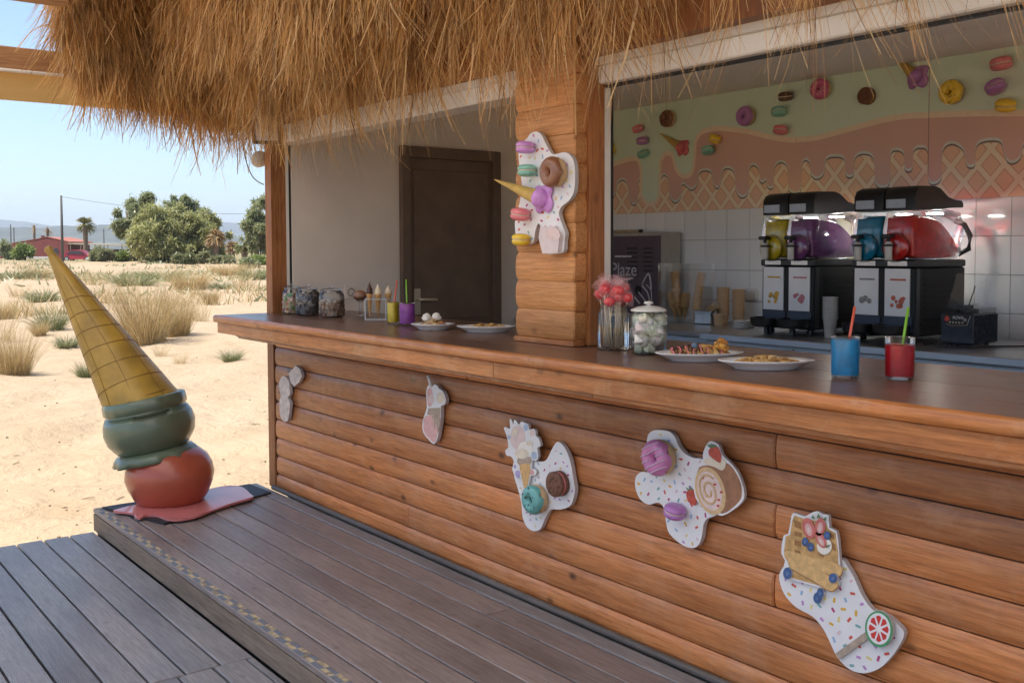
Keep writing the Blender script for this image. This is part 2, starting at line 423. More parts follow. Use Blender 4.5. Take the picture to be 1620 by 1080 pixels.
# scrubby land further inland
geo = nt.nodes.new('ShaderNodeNewGeometry'); ln = nt.nodes.new('ShaderNodeVectorMath'); ln.operation = 'LENGTH'
nt.links.new(geo.outputs['Position'], ln.inputs[0])
mr = nd(nt, 'ShaderNodeMapRange'); mr.inputs[1].default_value = 80; mr.inputs[2].default_value = 230
nt.links.new(ln.outputs['Value'], mr.inputs[0])
n3 = nd(nt, 'ShaderNodeTexNoise', i_Scale=.16, i_Detail=8.0, i_Roughness=.7); nt.links.new(v, n3.inputs[0])
ad = nt.nodes.new('ShaderNodeMath'); ad.operation = 'ADD'; nt.links.new(n3.outputs[0], ad.inputs[0]); nt.links.new(mr.outputs[0], ad.inputs[1])
sf = ramp(nt, ad.outputs[0], [(.62, (0, 0, 0)), (.85, (.75, .75, .75)), (1.3, (1, 1, 1))])
col = mixc(nt, sf, col, ramp(nt, n1.outputs[0], [(.3, (.17, .15, .07)), (.7, (.33, .27, .15))]))
nt.links.new(col, b.inputs['Base Color']); b.inputs['Roughness'].default_value = .95; b.inputs['Specular IOR Level'].default_value = .1
n4 = nd(nt, 'ShaderNodeTexNoise', i_Scale=5.0, i_Detail=10.0, i_Roughness=.6, i_Distortion=.4); nt.links.new(v, n4.inputs[0])
bump(nt, b, n4.outputs[0], .75, .09)
g_o = obj_np('ground', V, Fq, m); g_o['kind'] = 'structure'; g_o['label'] = 'pale beach sand with low dunes running inland to the horizon'
g_o.data.polygons.foreach_set('use_smooth', [True]*len(g_o.data.polygons))

# lower deck
deck = struct('deck', G().box(-.06, 8.0, -2.98, -1.07, -.42, -.165), BLACKM, 'dark frame under the grey grooved lower deck boards')
PIT = .139
def plank(x0, x1, y0, y1, z1, th=.028, b=.004):
    return G().box(x0, x1, y0, y1, z1-th, z1, b=b)
for k in range(14):
    y1 = -1.058-k*PIT; y0 = y1-PIT+.010
    dx = random.uniform(-.008, .008)
    for (a, c) in ((-.085+dx, 2.205), (2.212, 4.9), (4.907, 7.6)):
        sh = 0 if a < 1 else .035
        mk('board', plank(a, c, y0-sh, y1-sh, -.13+random.uniform(-.0012, .0012)), DECK, deck)
for a, c in ((2.212, 4.9), (4.907, 7.6)): mk('board', plank(a, c, -1.086, -1.0585, -.131), DECK, deck)
# raised platform
plat = struct('platform', G().box(-.09, 8.0, -1.03, 0.02, -.42, -.032), BLACKM, 'dark frame under the raised wooden platform boards')
edges = [-1.052, -.932, -.797, -.662, -.527, -.392, -.257, -.122]
for k in range(7):
    y0, y1 = edges[k]+.004, edges[k+1]-.004
    cuts = [-.115, 7.8] if k not in (6, 3) else ([-.115, 2.71, 7.8] if k == 6 else [-.115, 5.2, 7.8])
    for a, c in zip(cuts[:-1], cuts[1:]):
        mk('board', plank(a, c-.003, y0, y1, random.uniform(-.001, .001)), DECKU, plat)
mk('board', plank(-.115, 7.8, -.118, -.036, .002), DECK, plat)
mk('riser', G().box(-.112, 7.8, -1.049, -1.031, -.128, -.032), wood('riser_wood', [(.2, (.16, .115, .085)), (.8, (.30, .23, .17))], 0, 1, .6, .35, .3), plat)
mk('riser', G().box(-.113, -.092, -1.029, 0, -.30, -.032), MATS['riser_wood'], plat)
mk('base_strip', G().tube([(0.10, -.018, .012), (2.9, -.018, .012), (7.5, -.018, .012)], .016, 8), FILLET, plat, smooth=True)

# chequered warning tape on the step edge
m, nt, b = nodes_of('chequered_tape')
tc = nt.nodes.new('ShaderNodeTexCoord'); ck = nd(nt, 'ShaderNodeTexChecker', i_Scale=1.0)
mp = nt.nodes.new('ShaderNodeMapping'); mp.inputs['Scale'].default_value = (1/.075, 1/.0192, 0.0); mp.inputs['Location'].default_value = (0.01, .003, .5)
nt.links.new(tc.outputs['Object'], mp.inputs[0]); nt.links.new(mp.outputs[0], ck.inputs[0])
ck.inputs[1].default_value = (.54, .43, .25, 1); ck.inputs[2].default_value = (.15, .19, .25, 1)
nz = nd(nt, 'ShaderNodeTexNoise', i_Scale=35.0, i_Detail=6.0); nt.links.new(tc.outputs['Object'], nz.inputs[0])
nt.links.new(mixc(nt, ramp(nt, nz.outputs[0], [(.40, (0, 0, 0)), (.66, (.9, .9, .9))]), ck.outputs[0], (.17, .13, .11)), b.inputs['Base Color']); b.inputs['Roughness'].default_value = .7
mk('step_tape', G().box(-.09, 7.0, -1.046, -1.008, .0012, .0032), m, None, label='worn beige and blue chequered tape along the step edge', cat='tape', origin=(0, -1.046, 0))

# ================================================================== KIOSK
kiosk = Thing('beach_kiosk', 'wooden beach kiosk clad in varnished logs with a thatched eave', 'kiosk', (0, 0, 0))
def logx(x0, x1, yf, z0, z1, bul=.011, ends=0, yb=.05):
    """half-round log siding along x, bulging towards -y (and at its ends)"""
    g = G(); K = 8; pts = []
    for k in range(K+1):
        t = k/K; bb = bul*math.sqrt(max(0, 1-(2*t-1)**2)); z = z0+(z1-z0)*t
        e = ends*math.sqrt(max(0, 1-(2*t-1)**2)); c = .006
        pts += [(x0-e, yf+yb, z), (x0-e, yf-bb+c, z), (x0-e+c, yf-bb, z), (x1+e-c, yf-bb, z), (x1+e, yf-bb+c, z), (x1+e, yf+yb, z)]
    fs = [tuple(range(6)), tuple(reversed(range(K*6, K*6+6)))]
    fs[0] = tuple(reversed(fs[0])); fs[1] = tuple(reversed(fs[1]))
    for k in range(K):
        for j in range(6):
            fs.append((k*6+j, k*6+(j+1) % 6, (k+1)*6+(j+1) % 6, (k+1)*6+j))
    return g.add(pts, fs)
WX1 = 7.2
fw = mk('front_wall', G().box(.10, WX1, .022, .10, 0, 1.02), BLACKM, kiosk)
LH = .115; zz = [-.020+LH*k for k in range(10)]
cuts = {0: [], 1: [1.68, 5.3], 2: [], 3: [3.95], 4: [], 5: [3.95], 6: [], 7: [3.95], 8: [2.2]}
for k in range(9):
    cs = [.105]+cuts[k]+[WX1]
    for a, c in zip(cs[:-1], cs[1:]):
        mk('log', logx(a+.001, c-.0012, 0.012+random.uniform(-.002, .002), zz[k]+.0025 if k else .003, zz[k+1]-.0025, .010), LOG, fw, smooth=True, auto=35)
mk('post', G().box(0, .09, 0, .10, 0, 2.62, b=.006), POST, kiosk)
mk('post', G().box(.0905, .104, .012, .09, 0, 1.0), plain('shadow_gap', (.035, .016, .008), .8), kiosk)  # dark filler strip, shade between post and logs put into its colour
mk('jamb', G().box(.055, .094, .1005, .118, 1.11, 2.20), TRIM, kiosk)
mk('jamb', G().box(.05, .090, .1185, .135, 1.11, 2.20), BLACK, kiosk)
# pillar with half-round logs
pc = mk('pillar', G().box(2.60, 2.955, .022, .13, 1.112, 3.3), POST, kiosk)
zl = [1.112, 1.135]+[1.135+.119*k for k in range(1, 18)]
mk('skirting', G().box(2.574, 2.966, -.006, .05, 1.111, 1.134, b=.003), FASC, pc)
for k in range(1, len(zl)-1):
    mk('log', logx(2.590+random.uniform(-.004, .004), 2.955+random.uniform(-.004, .004), .006, zl[k]+.0008, zl[k+1]-.0008, .0065, .011, .06), PILLOG, pc, smooth=True, auto=35)
mk('post', G().box(2.93, 2.982, .068, .150, 1.111, 3.2, b=.005), POST, kiosk)
mk('jamb', G().box(2.94, 2.978, .151, .186, 1.111, 2.32), TRIM, kiosk)
mk('jamb', G().box(2.94, 2.974, .187, .205, 1.111, 2.30), BLACK, kiosk)
# lintels
lin = mk('lintel', G().box(.0, WX1, .03, .14, 2.27, 3.3), POST, kiosk)
for k in range(8):
    z0 = 2.275+.119*k
    mk('log', logx(-.02, 2.575, .012, z0, z0+.116, .010), PILLOG, lin, smooth=True, auto=35)
    if z0 > 2.30: mk('log', logx(2.985, WX1, .03, z0, z0+.116, .010), PILLOG, lin, smooth=True, auto=35)
sb = mk('shutter_box', G().box(.10, 2.584, .020, .16, 2.165, 2.262, b=.006), TRIM, kiosk)
mk('ledge', G().box(.10, 2.582, .008, .019, 2.236, 2.270), TRIM, sb)
sb = mk('shutter_box', G().box(2.986, WX1, .110, .24, 2.168, 2.240, b=.006), TRIM, kiosk)
for k_, (ya, za, zb2) in enumerate(((.094, 2.2405, 2.274), (.078, 2.2745, 2.306), (.062, 2.3065, 2.336), (.046, 2.3365, 2.364))): mk('ledge', G().box(2.984-.0005*k_, WX1, ya, .245, za, zb2, b=.004), TRIM, sb)
mk('rail', G().box(2.98, WX1, .150, .175, 2.158, 2.1675), BLACK, sb)
# room shell
DW = .10
mk('door_wall', G().box(-.02, DW, .136, 2.72, -.3, 2.62), GREYWALL, kiosk)
mk('ceiling', G().box(-.02, WX1, .16, 2.80, 2.565, 2.66), CEIL, kiosk)
mk('floor', G().box(.1, WX1, .1, 2.75, -.12, -.05), plain('kiosk_floor', (.66, .62, .57), .5), kiosk)
mk('end_wall', G().box(WX1, WX1+.12, 0.0, 2.8, -.3, .10).box(WX1, WX1+.12, 0.0, 2.8, 2.3, 3.3).box(WX1, WX1+.12, 0.0, .25, .1005, 2.2995).box(WX1, WX1+.12, 2.55, 2.8, .1005, 2.2995), GREYWALL, kiosk)  # unseen end; its wide opening is added to let daylight into the room
bw = mk('back_wall', G().box(DW, WX1, 2.712, 2.82, -.3, 2.62), GROUT, kiosk)
tile_me = None
ty0 = 1.775
for r_ in range(4):
    z1 = ty0-.208*r_
    for c_ in range(30):
        x0 = .105+.1935*c_ if True else 0
        if x0+.19 > 5.6: continue
        if tile_me is None:
            t0 = mk('tile', G().box(0, .190, -.006, 0, 0, .204, b=.0015), TILE, bw); tile_me = t0['o'].data; o = t0['o']
        else:
            o = bpy.data.objects.new('tile', tile_me); COL.objects.link(o); o.parent = bw['o']
        o.location = (x0, 2.7115+random.uniform(-.0006, .0004), z1-.2045)
        o.rotation_euler = (random.uniform(-.004, .004), 0, random.uniform(-.004, .004))
# door in the side wall
dr = mk('door', G().box(DW-.02, DW+.012, .99, 1.70, -.05, 2.135), DOOR, kiosk)
for (a, b_, c_, d_) in ((.925, .992, -.05, 2.215), (1.698, 1.765, -.05, 2.215), (.992, 1.698, 2.137, 2.215)):
    mk('frame', G().box(DW+.001, DW+.045, a, b_, c_, d_, b=.006), DOOR, dr)
for (a, b_, c_, d_) in ((1.03, 1.66, 1.02, 2.06), (1.03, 1.66, .10, .93)):
    mk('panel', G().box(DW+.0125, DW+.019, a, b_, c_, d_, b=.003), DOOR, dr)
mk('handle', G().tube([(DW+.012, 1.055, 1.165), (DW+.055, 1.055, 1.165), (DW+.058, 1.075, 1.165), (DW+.058, 1.19, 1.160)], [.012, .010, .010, .009], 8).box(DW+.0125, DW+.020, 1.030, 1.080, 1.06, 1.24, b=.002), plain('brass_handle', (.62, .54, .42), .3, .05, metal=.6), dr, smooth=True, auto=40)
# roof deck over the kiosk and its eave
roof = mk('roof', G().box(-.55, WX1+.3, -1.15, 3.0, 3.35, 3.42), POST, kiosk)
for k in range(6):
    mk('rafter', G().box(-.30+1.3*k, -.22+1.3*k, -1.1, 2.9, 3.24, 3.349), POST, roof)

# ------------------------------------------------------------------ thatch
def thatch(n, xr, yr, zb_fn, ztop, dens=None, lean=(0, 0), wide=(.002, .0058), long_frac=.12, stray=.30, tiers=6):
    x = rng.uniform(*xr, n); y = rng.uniform(*yr, n)
    if dens is not None:
        keep = rng.uniform(0, 1, n) < dens(x, y); x, y = x[keep], y[keep]; n = len(x)
    zb = zb_fn(x, y)
    tier = rng.integers(0, tiers, n)/tiers
    bot = zb+tier*(ztop-zb)*.85+np.abs(rng.normal(0, .05, n))-rng.exponential(.03, n)
    isl = rng.uniform(0, 1, n) < long_frac
    bot = np.where(isl, zb-rng.uniform(0, stray, n)*rng.uniform(0, 1, n), bot)
    ln = rng.uniform(.22, .55, n); top = np.minimum(bot+ln, ztop+.15); ln = np.maximum(top-bot, .12)
    clump = .05*np.sin(x*23+3*np.sin(y*11))+.04*np.sin(x*57+y*31)
    d = np.stack([lean[0]+clump+rng.normal(0, .155, n), lean[1]+rng.normal(0, .13, n), -np.ones(n)], 1)
    w = rng.uniform(*wide, n)*np.where(tier > .55, 2.0, 1.0)*np.where(rng.uniform(0, 1, n) < .06, 1.5, 1.0)
    broad = (rng.uniform(0, 1, n) < .10) & (tier > .45); w = np.where(broad, rng.uniform(.009, .016, n), w)
    root = np.stack([x, y, top], 1)
    cu = np.stack([rng.normal(0, .20, n), rng.normal(0, .16, n), np.zeros(n)], 1)
    return blades(root, d, ln, w, 3, 0, cu, .35)
parts_v = []; parts_f = []; off = 0
def addv(VF):
    global off
    parts_v.append(VF[0]); parts_f.append(VF[1]+off); off += len(VF[0])
# side of the eave (runs along y at the left end)
addv(thatch(20000, (-.46, -.20), (-1.12, .10), lambda x, y: 2.30-.13*y-.25*sstep(-.95, -1.12, y)*-1, 3.1, lean=(.02, -.02)))
# front of the eave, thinning out towards the right
def dn(x, y): return np.clip(1.0-.90*sstep(2.0, 4.2, x), .09, 1)*np.where(np.sin(x*4.3+.8)+.6*np.sin(x*9.7) > -1.0, 1, .5)
def zbf(x, y): return 2.29+.07*sstep(.5, 1.3, x)*(1-sstep(2.2, 2.8, x))+.05*np.sin(x*3.1)+.03*np.sin(x*8.3+1)+.22*sstep(2.8, 4.6, x)-.10*sstep(-.06, -.30, y)*0+.07*sstep(.6, -.3, x)
addv(thatch(52000, (-.45, 7.2), (-.34, -.06), zbf, 3.2, dn, lean=(.03, .0), stray=.42, long_frac=.10))
# matted strands on top of the rows behind
addv(thatch(14000, (-.40, 2.8), (-.62, -.3), lambda x, y: 2.42+.25*sstep(-.3, .9, x)*0+.10*np.sin(x*2.7)+.05*np.sin(x*7), 3.3, lambda x, y: np.clip(1-.6*sstep(.9, 2.6, x), .2, 1), stray=.12, long_frac=.05, wide=(.003, .008)))
# sparse long wisps in hanks in front of the openings
hx = np.concatenate([rng.uniform(.3, 2.6, 46), rng.uniform(2.6, 5.4, 56)]); NS = 20; nW = len(hx)*NS
rep = lambda v_: np.repeat(v_, NS)
x = rep(hx)+rng.normal(0, .010, nW); y = rep(rng.uniform(-.30, -.07, len(hx)))+rng.normal(0, .010, nW)
ln = rng.uniform(.5, 1.0, nW)*rep(rng.uniform(.30, .62, len(hx)))
d = np.stack([rep(rng.normal(.18, .26, len(hx)))+rng.normal(0, .075, nW), rep(rng.normal(0, .10, len(hx)))+rng.normal(0, .06, nW), -np.ones(nW)], 1)
addv(blades(np.stack([x, y, 2.46+rng.uniform(-.05, .05, nW)], 1), d, ln, rng.uniform(.0018, .0045, nW), 5, 0, np.stack([rep(rng.normal(.03, .14, len(hx)))+rng.normal(0, .07, nW), rng.normal(0, .08, nW), np.zeros(nW)], 1), .3))
# a few bent dry leaves poking out at the outer corner
nL = 16
addv(blades(np.stack([rng.uniform(-.40, -.25, nL), rng.uniform(-1.14, -1.08, nL), rng.uniform(2.72, 2.98, nL)], 1), np.stack([rng.normal(0, .25, nL), -rng.uniform(.5, 1.1, nL), rng.uniform(-.5, .3, nL)], 1), rng.uniform(.14, .26, nL), rng.uniform(.008, .014, nL), 4, .9, None, .4))
th = obj_np('thatch', np.concatenate(parts_v), np.concatenate(parts_f), STRAW, kiosk.o); th['kind'] = 'stuff'
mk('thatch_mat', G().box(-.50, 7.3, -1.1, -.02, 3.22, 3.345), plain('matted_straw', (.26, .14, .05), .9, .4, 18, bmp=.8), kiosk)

# ------------------------------------------------------------------ bar counter
bar = Thing('bar_counter', 'long dark wooden bar top with a thick varnished front edge', 'counter', (0, 0, 1.0))
ys = [-.325, -.11, .11, .33, .55]
tp = mk('core', G().box(.02, 7.0, -.30, .54, 1.066, 1.084), BLACKM, bar)
for k in range(4):
    cs = [0.0, 7.1] if k % 2 == 0 else [0.0, 3.4, 7.1]
    for a, c in zip(cs[:-1], cs[1:]):
        if ys[k+1] > .0 and False: pass
        mk('top_board', G().box(a, c-.001, ys[k]+.0008, ys[k+1]-.0008, 1.0845, 1.110+random.uniform(-.0006, .0006), b=.0022), CTOP, bar)
def nosing(x0, x1):
    g = G(); pr = [(-.325, 1.0665), (-.340, 1.067), (-.345, 1.071), (-.3465, 1.085), (-.346, 1.100), (-.342, 1.1065), (-.335, 1.1098), (-.3255, 1.1108), (-.3252, 1.07)]
    P = [(x, y, z) for x in (x0, x1) for y, z in pr]; n = len(pr)
    fs = [tuple(range(n)), tuple(reversed(range(n, 2*n)))]+[(i, n+i, n+(i+1) % n, (i+1) % n) for i in range(n)]
    return g.add(P, fs)
for a, c in ((-.012, 3.1), (3.1015, 7.1)): mk('nosing', nosing(a, c), FASC, bar, smooth=True, auto=50)
mk('end_trim', G().box(-.014, .0, -.324, .55, 1.068, 1.109, b=.004), FASC, bar)
for a, c in ((.010, 2.855), (2.858, 5.6), (5.603, 7.1)): mk('fascia_board', G().box(a, c, -.328, -.303, 1.002, 1.0655, b=.003), FASC, bar)
for a, c in ((.26, 3.4), (3.402, 7.1)): mk('lower_fascia', G().box(a, c, -.300, -.272, .982, 1.020, b=.003), FASC, bar)
mk('end_fascia', G().box(.012, .034, -.302, .2, 1.004, 1.065, b=.003), FASC, bar)
for k in range(8): mk('bracket', G().box(.16+.95*k, .22+.95*k, -.27, .01, .985, 1.065), POST, bar)
# ================================================================== AWNING over the deck
m = bpy.data.materials.new('canvas'); m.use_nodes = True; nt = m.node_tree
nt.nodes.remove(nt.nodes['Principled BSDF']); out = nt.nodes['Material Output']
d1 = nt.nodes.new('ShaderNodeBsdfDiffuse'); t1 = nt.nodes.new('ShaderNodeBsdfTranslucent')
wv = nd(nt, 'ShaderNodeTexNoise', i_Scale=3.0, i_Detail=6.0)
cc = ramp(nt, wv.outputs[0], [(.3, (.70, .52, .28)), (.7, (.78, .62, .37))])
nt.links.new(cc, d1.inputs[0]); nt.links.new(cc, t1.inputs[0])
mx = nt.nodes.new('ShaderNodeMixShader'); mx.inputs[0].default_value = .85
nt.links.new(d1.outputs[0], mx.inputs[1]); nt.links.new(t1.outputs[0], mx.inputs[2]); nt.links.new(mx.outputs[0], out.inputs[0])
CANV = m
m2_ = m.copy(); m2_.name = 'pale_canvas'
for n in m2_.node_tree.nodes:
    if n.type == 'VALTORGB': n.color_ramp.elements[0].color = (.86, .83, .77, 1); n.color_ramp.elements[1].color = (.92, .89, .83, 1)
CANVP = m2_
aw = Thing('awning', 'timber framed awning with a sand coloured canvas valance over the deck', 'awning', (0, -3, -.13))
mk('beam', G().box(-.86, -.75, -4.2, .9, 2.606, 2.752, b=.006), BEAM, aw)
mk('valance', G().box(-.757, -.753, -4.2, .9, 2.425, 2.598), CANV, aw)
mk('piping', G().tube([(-.744, -4.2, 2.604), (-.744, .9, 2.604)], .012, 6), TRIM, aw, smooth=True)
mk('beam', G().box(.10, .22, -4.2, -1.20, 2.835, 2.98, b=.006), BEAM, aw)
for x in (2.3, 4.6, 6.9, 9.2): mk('beam', G().box(x-.06, x+.06, -4.2, -1.2, 2.98, 3.10), BEAM, aw)
for y in (-1.25, -2.6, -3.98): mk('rail', G().box(-.84, 9.3, y-.05, y+.05, 3.101, 3.20), BEAM, aw)
cv = G(); NX, NY = 26, 16
for i in range(NX+1):
    for j in range(NY+1):
        x = -.85+10.2*i/NX; y = -4.05+3.2*j/NY
        cv.v.append((x, y, 3.209+.007*math.sin(i*1.3)*math.sin(j*.9)))
for i in range(NX):
    for j in range(NY):
        a = i*(NY+1)+j; cv.f.append((a, a+NY+1, a+NY+2, a+1))
mk('canvas', cv, CANVP, aw, smooth=True)
for x, y in ((9.2, -1.3), (9.2, -3.98), (4.6, -3.98), (-.80, -3.98)):
    mk('post', G().box(x-.055, x+.055, y-.055, y+.055, -.4, 3.10), BEAM, aw)

# ================================================================== BIG UPSIDE-DOWN ICE CREAM
DST = depth_of((.12, -.60, .3))
def at_d(px, py, d=None): return CAM+ray(px, py)*(d or DST)
S = mpp(at_d(268, 752))
YEL = plain('cone_paint', (.40, .240, .034), .5, .25, 7, coat=.1)
GRNP = plain('mint_paint', (.115, .150, .095), .33, .14, 6, coat=.3)
REDP = plain('strawberry_paint', (.40, .088, .046), .33, .10, 6, coat=.3)
LINE = plain('cone_line', (.235, .135, .026), .6, .1)
st = Thing('ice_cream_statue', 'giant upside-down ice cream cone with green and red scoops', 'statue', tuple(on(268, 800, 2, .02)))
c1 = at_d(269, 752); c2 = at_d(237, 676); tip = at_d(74, 390)
axis = (tip-at_d(231, 652)).normalized()
def frame_of(c, ax):
    z = ax.normalized(); x = z.cross(CF).normalized(); y = z.cross(x)
    M_ = Matrix.Identity(4)
    for i in range(3): M_[i][0], M_[i][1], M_[i][2], M_[i][3] = x[i], y[i], z[i], c[i]
    return M_
ax1 = (axis*.15+Vector((0, 0, 1))).normalized()
R1 = 69*S
mk('red_scoop', G().lathe([(0, -.80), (.50, -.80), (.62, -.74), (.80, -.52), (.93, -.22), (.985, .02), (.955, .24), (.86, .46), (.70, .62), (.45, .72), (0, .74)], 48, frame_of(c1, ax1) @ Matrix.Diagonal((R1, R1, R1*.92, 1))), REDP, st, smooth=True)
ax2 = (axis*.55+Vector((0, 0, 1))).normalized()
R2 = 70*S
gs = mk('green_scoop', G().lathe([(0, -.66), (.55, -.64), (.78, -.52), (.95, -.25), (1.0, .02), (.97, .25), (.90, .42), (.915, .38), (.868, .45), (.868, .47), (.905, .51), (.91, .62), (.90, .76), (.86, .79), (0, .78)], 56, frame_of(c2, ax2) @ Matrix.Diagonal((R2, R2, R2*.88, 1)), lambda a, k: 1+(.008*math.sin(9*a)+.010*math.sin(17*a+1) if k in (10, 11, 12) else .004*math.sin(3*a+k))), GRNP, st, smooth=True)
mk('drip_collar', G().lathe([(.62, -.52), (.82, -.58), (.90, -.68), (.93, -.82), (.90, -.83), (.86, -.70), (.66, -.60)], 72, frame_of(c2, ax2) @ Matrix.Diagonal((R2, R2, R2*.88, 1)), lambda a, k: 1+(.05*math.sin(8*a)+.04*math.sin(13*a+1) if k in (3, 4) else 0)), GRNP, gs, smooth=True)
cb = at_d(233, 655); L = (tip-cb).length; Rb = 60*S
Mc = frame_of(cb, axis)
pr = [(Rb*1.0, 0), (Rb*.985, L*.02)]+[(Rb*(1-t)**.96*.985+.012*t, L*t) for t in (.1, .2, .3, .4, .5, .6, .7, .8, .9, .965)]+[(.028, L*.985), (.012, L)]
cone = mk('cone', G().lathe(pr, 48, Mc, lambda a, k: 1+(.012*math.sin(4*a+1)+.010*math.sin(7*a) if k < 3 else .004*math.sin(3*a+k*.7))), YEL, st, smooth=True)
def coneR(t): return Rb*(1-t)**.96*.985+.012*t
for k, t0 in enumerate((.06, .17, .28, .385, .485, .58, .67)):
    pts = []
    for q in range(41):
        a = 2*PI*q/40; t = t0+.030*math.sin(a+.6)
        pts.append(Mc @ Vector((math.cos(a)*(coneR(t)+.0005), math.sin(a)*(coneR(t)+.0005), L*t)))
    mk('groove', G().tube(pts, .0026, 5), LINE, cone, smooth=True)
for k in range(8):
    a0 = 2*PI*k/8+.2
    pts = []
    for q in range(24):
        t = .01+.80*q/23; a = a0+.22*math.sin(q*.12)
        pts.append(Mc @ Vector((math.cos(a)*(coneR(t)+.0003), math.sin(a)*(coneR(t)+.0003), L*t)))
    mk('groove', G().tube(pts, .0018, 5), LINE, cone, smooth=True)
# puddle on a black mat
matq = [on(161, 805, 2, .0), on(259, 831, 2, .0), on(428, 781, 2, .0), on(396, 768, 2, .0)]
def quad_pts(q, n=8):
    out = []
    for i in range(4):
        for j in range(n): out.append(q[i].lerp(q[(i+1) % 4], j/n))
    return out
def flat(poly, z0, z1, wav=0):
    g = G(); n = len(poly); a = sum(poly[i][0]*poly[(i+1) % n][1]-poly[(i+1) % n][0]*poly[i][1] for i in range(n))
    if a < 0: poly = poly[::-1]
    P = [(p[0], p[1], z1+wav*math.sin(i*1.7)) for i, p in enumerate(poly)]+[(p[0], p[1], z0) for p in poly]
    return g.add(P, [tuple(range(n)), tuple(reversed(range(n, 2*n)))]+[(i, n+i, n+(i+1) % n, (i+1) % n) for i in range(n)])
rub = mk('rubber_mat', flat([(p.x+random.uniform(-.004, .004), p.y+random.uniform(-.004, .004)) for p in quad_pts(matq)], .003, .013), plain('black_rubber', (.022, .022, .026), .6, .2, 40, bmp=.3), None, label='thin black rubber mat under the ice cream statue', cat='mat', origin=(0.1, -.6, .003))
pud = [(180, 806), (205, 800), (225, 795), (300, 785), (332, 772), (378, 768), (395, 780), (400, 786), (375, 793), (335, 806), (310, 816), (280, 821), (262, 819), (248, 814), (232, 814), (222, 818), (214, 816), (210, 811), (196, 809), (186, 808)]
pp = smooth_loop([tuple(on(x, y, 2, .026))[:2] for x, y in pud], 3)
mk('melted_puddle', flat(pp, .0135, .026, .0025), plain('pink_puddle', (.60, .20, .19), .30, .12, 5, coat=.35), st, smooth=False)

# ================================================================== BACKGROUND
def gpt(px, py, d):
    """ground point seen in column px at depth d"""
    P = CAM+ray(px, py)*d
    return Vector((P.x, P.y, float(ground_z(P.x, P.y))))
# hills
def hills(name, D, prof, mat, label):
    xs = np.linspace(-900, 1900, 141); P = []; pts = sorted(prof)
    ys = np.interp(xs, [p[0] for p in pts], [p[1] for p in pts])
    rows = 9; V_ = []
    for k in range(rows):
        t = k/(rows-1)
        for x_, y_ in zip(xs, ys):
            d = D*(.72+.5*t)
            q = CAM+ray(x_, 400)*d
            h = (396.3-y_)/F*D
            bell = math.sin(PI*min(1, t*1.0))**1.0 if t <= 1 else 0
            nz = .10*math.sin(x_*.031+t*5)+.08*math.sin(x_*.083+t*9+1)+.05*math.sin(x_*.21+t*3)
            V_.append((q.x, q.y, max(-2, h*bell*(1+nz*(1-bell)*1.5)+(nz*h*.2 if 0 < k < rows-1 else 0)-2*(1-bell))))
    n = len(xs); fs = [(k*n+i, k*n+i+1, (k+1)*n+i+1, (k+1)*n+i) for k in range(rows-1) for i in range(n-1)]
    return struct(name, G().add(V_, fs), mat, label, smooth=True)
HILL = plain('hill_scrub', (.065, .072, .052), .95, .5, .01)
hills('hills', 3200, [(-900, 380), (-300, 362), (0, 358), (40, 357), (70, 358), (96, 353.5), (120, 357), (140, 356), (165, 353.5), (190, 357), (230, 362), (330, 372), (420, 376), (900, 370), (1900, 380)], HILL, 'low scrub covered hills along the horizon')
hills('far_hills', 8200, [(-900, 370), (-200, 352), (0, 346), (40, 349), (100, 356), (250, 356), (330, 353), (352, 350), (372, 355), (390, 352), (410, 345), (440, 340), (700, 356), (1900, 370)], HILL, 'pale distant mountains behind the hills')

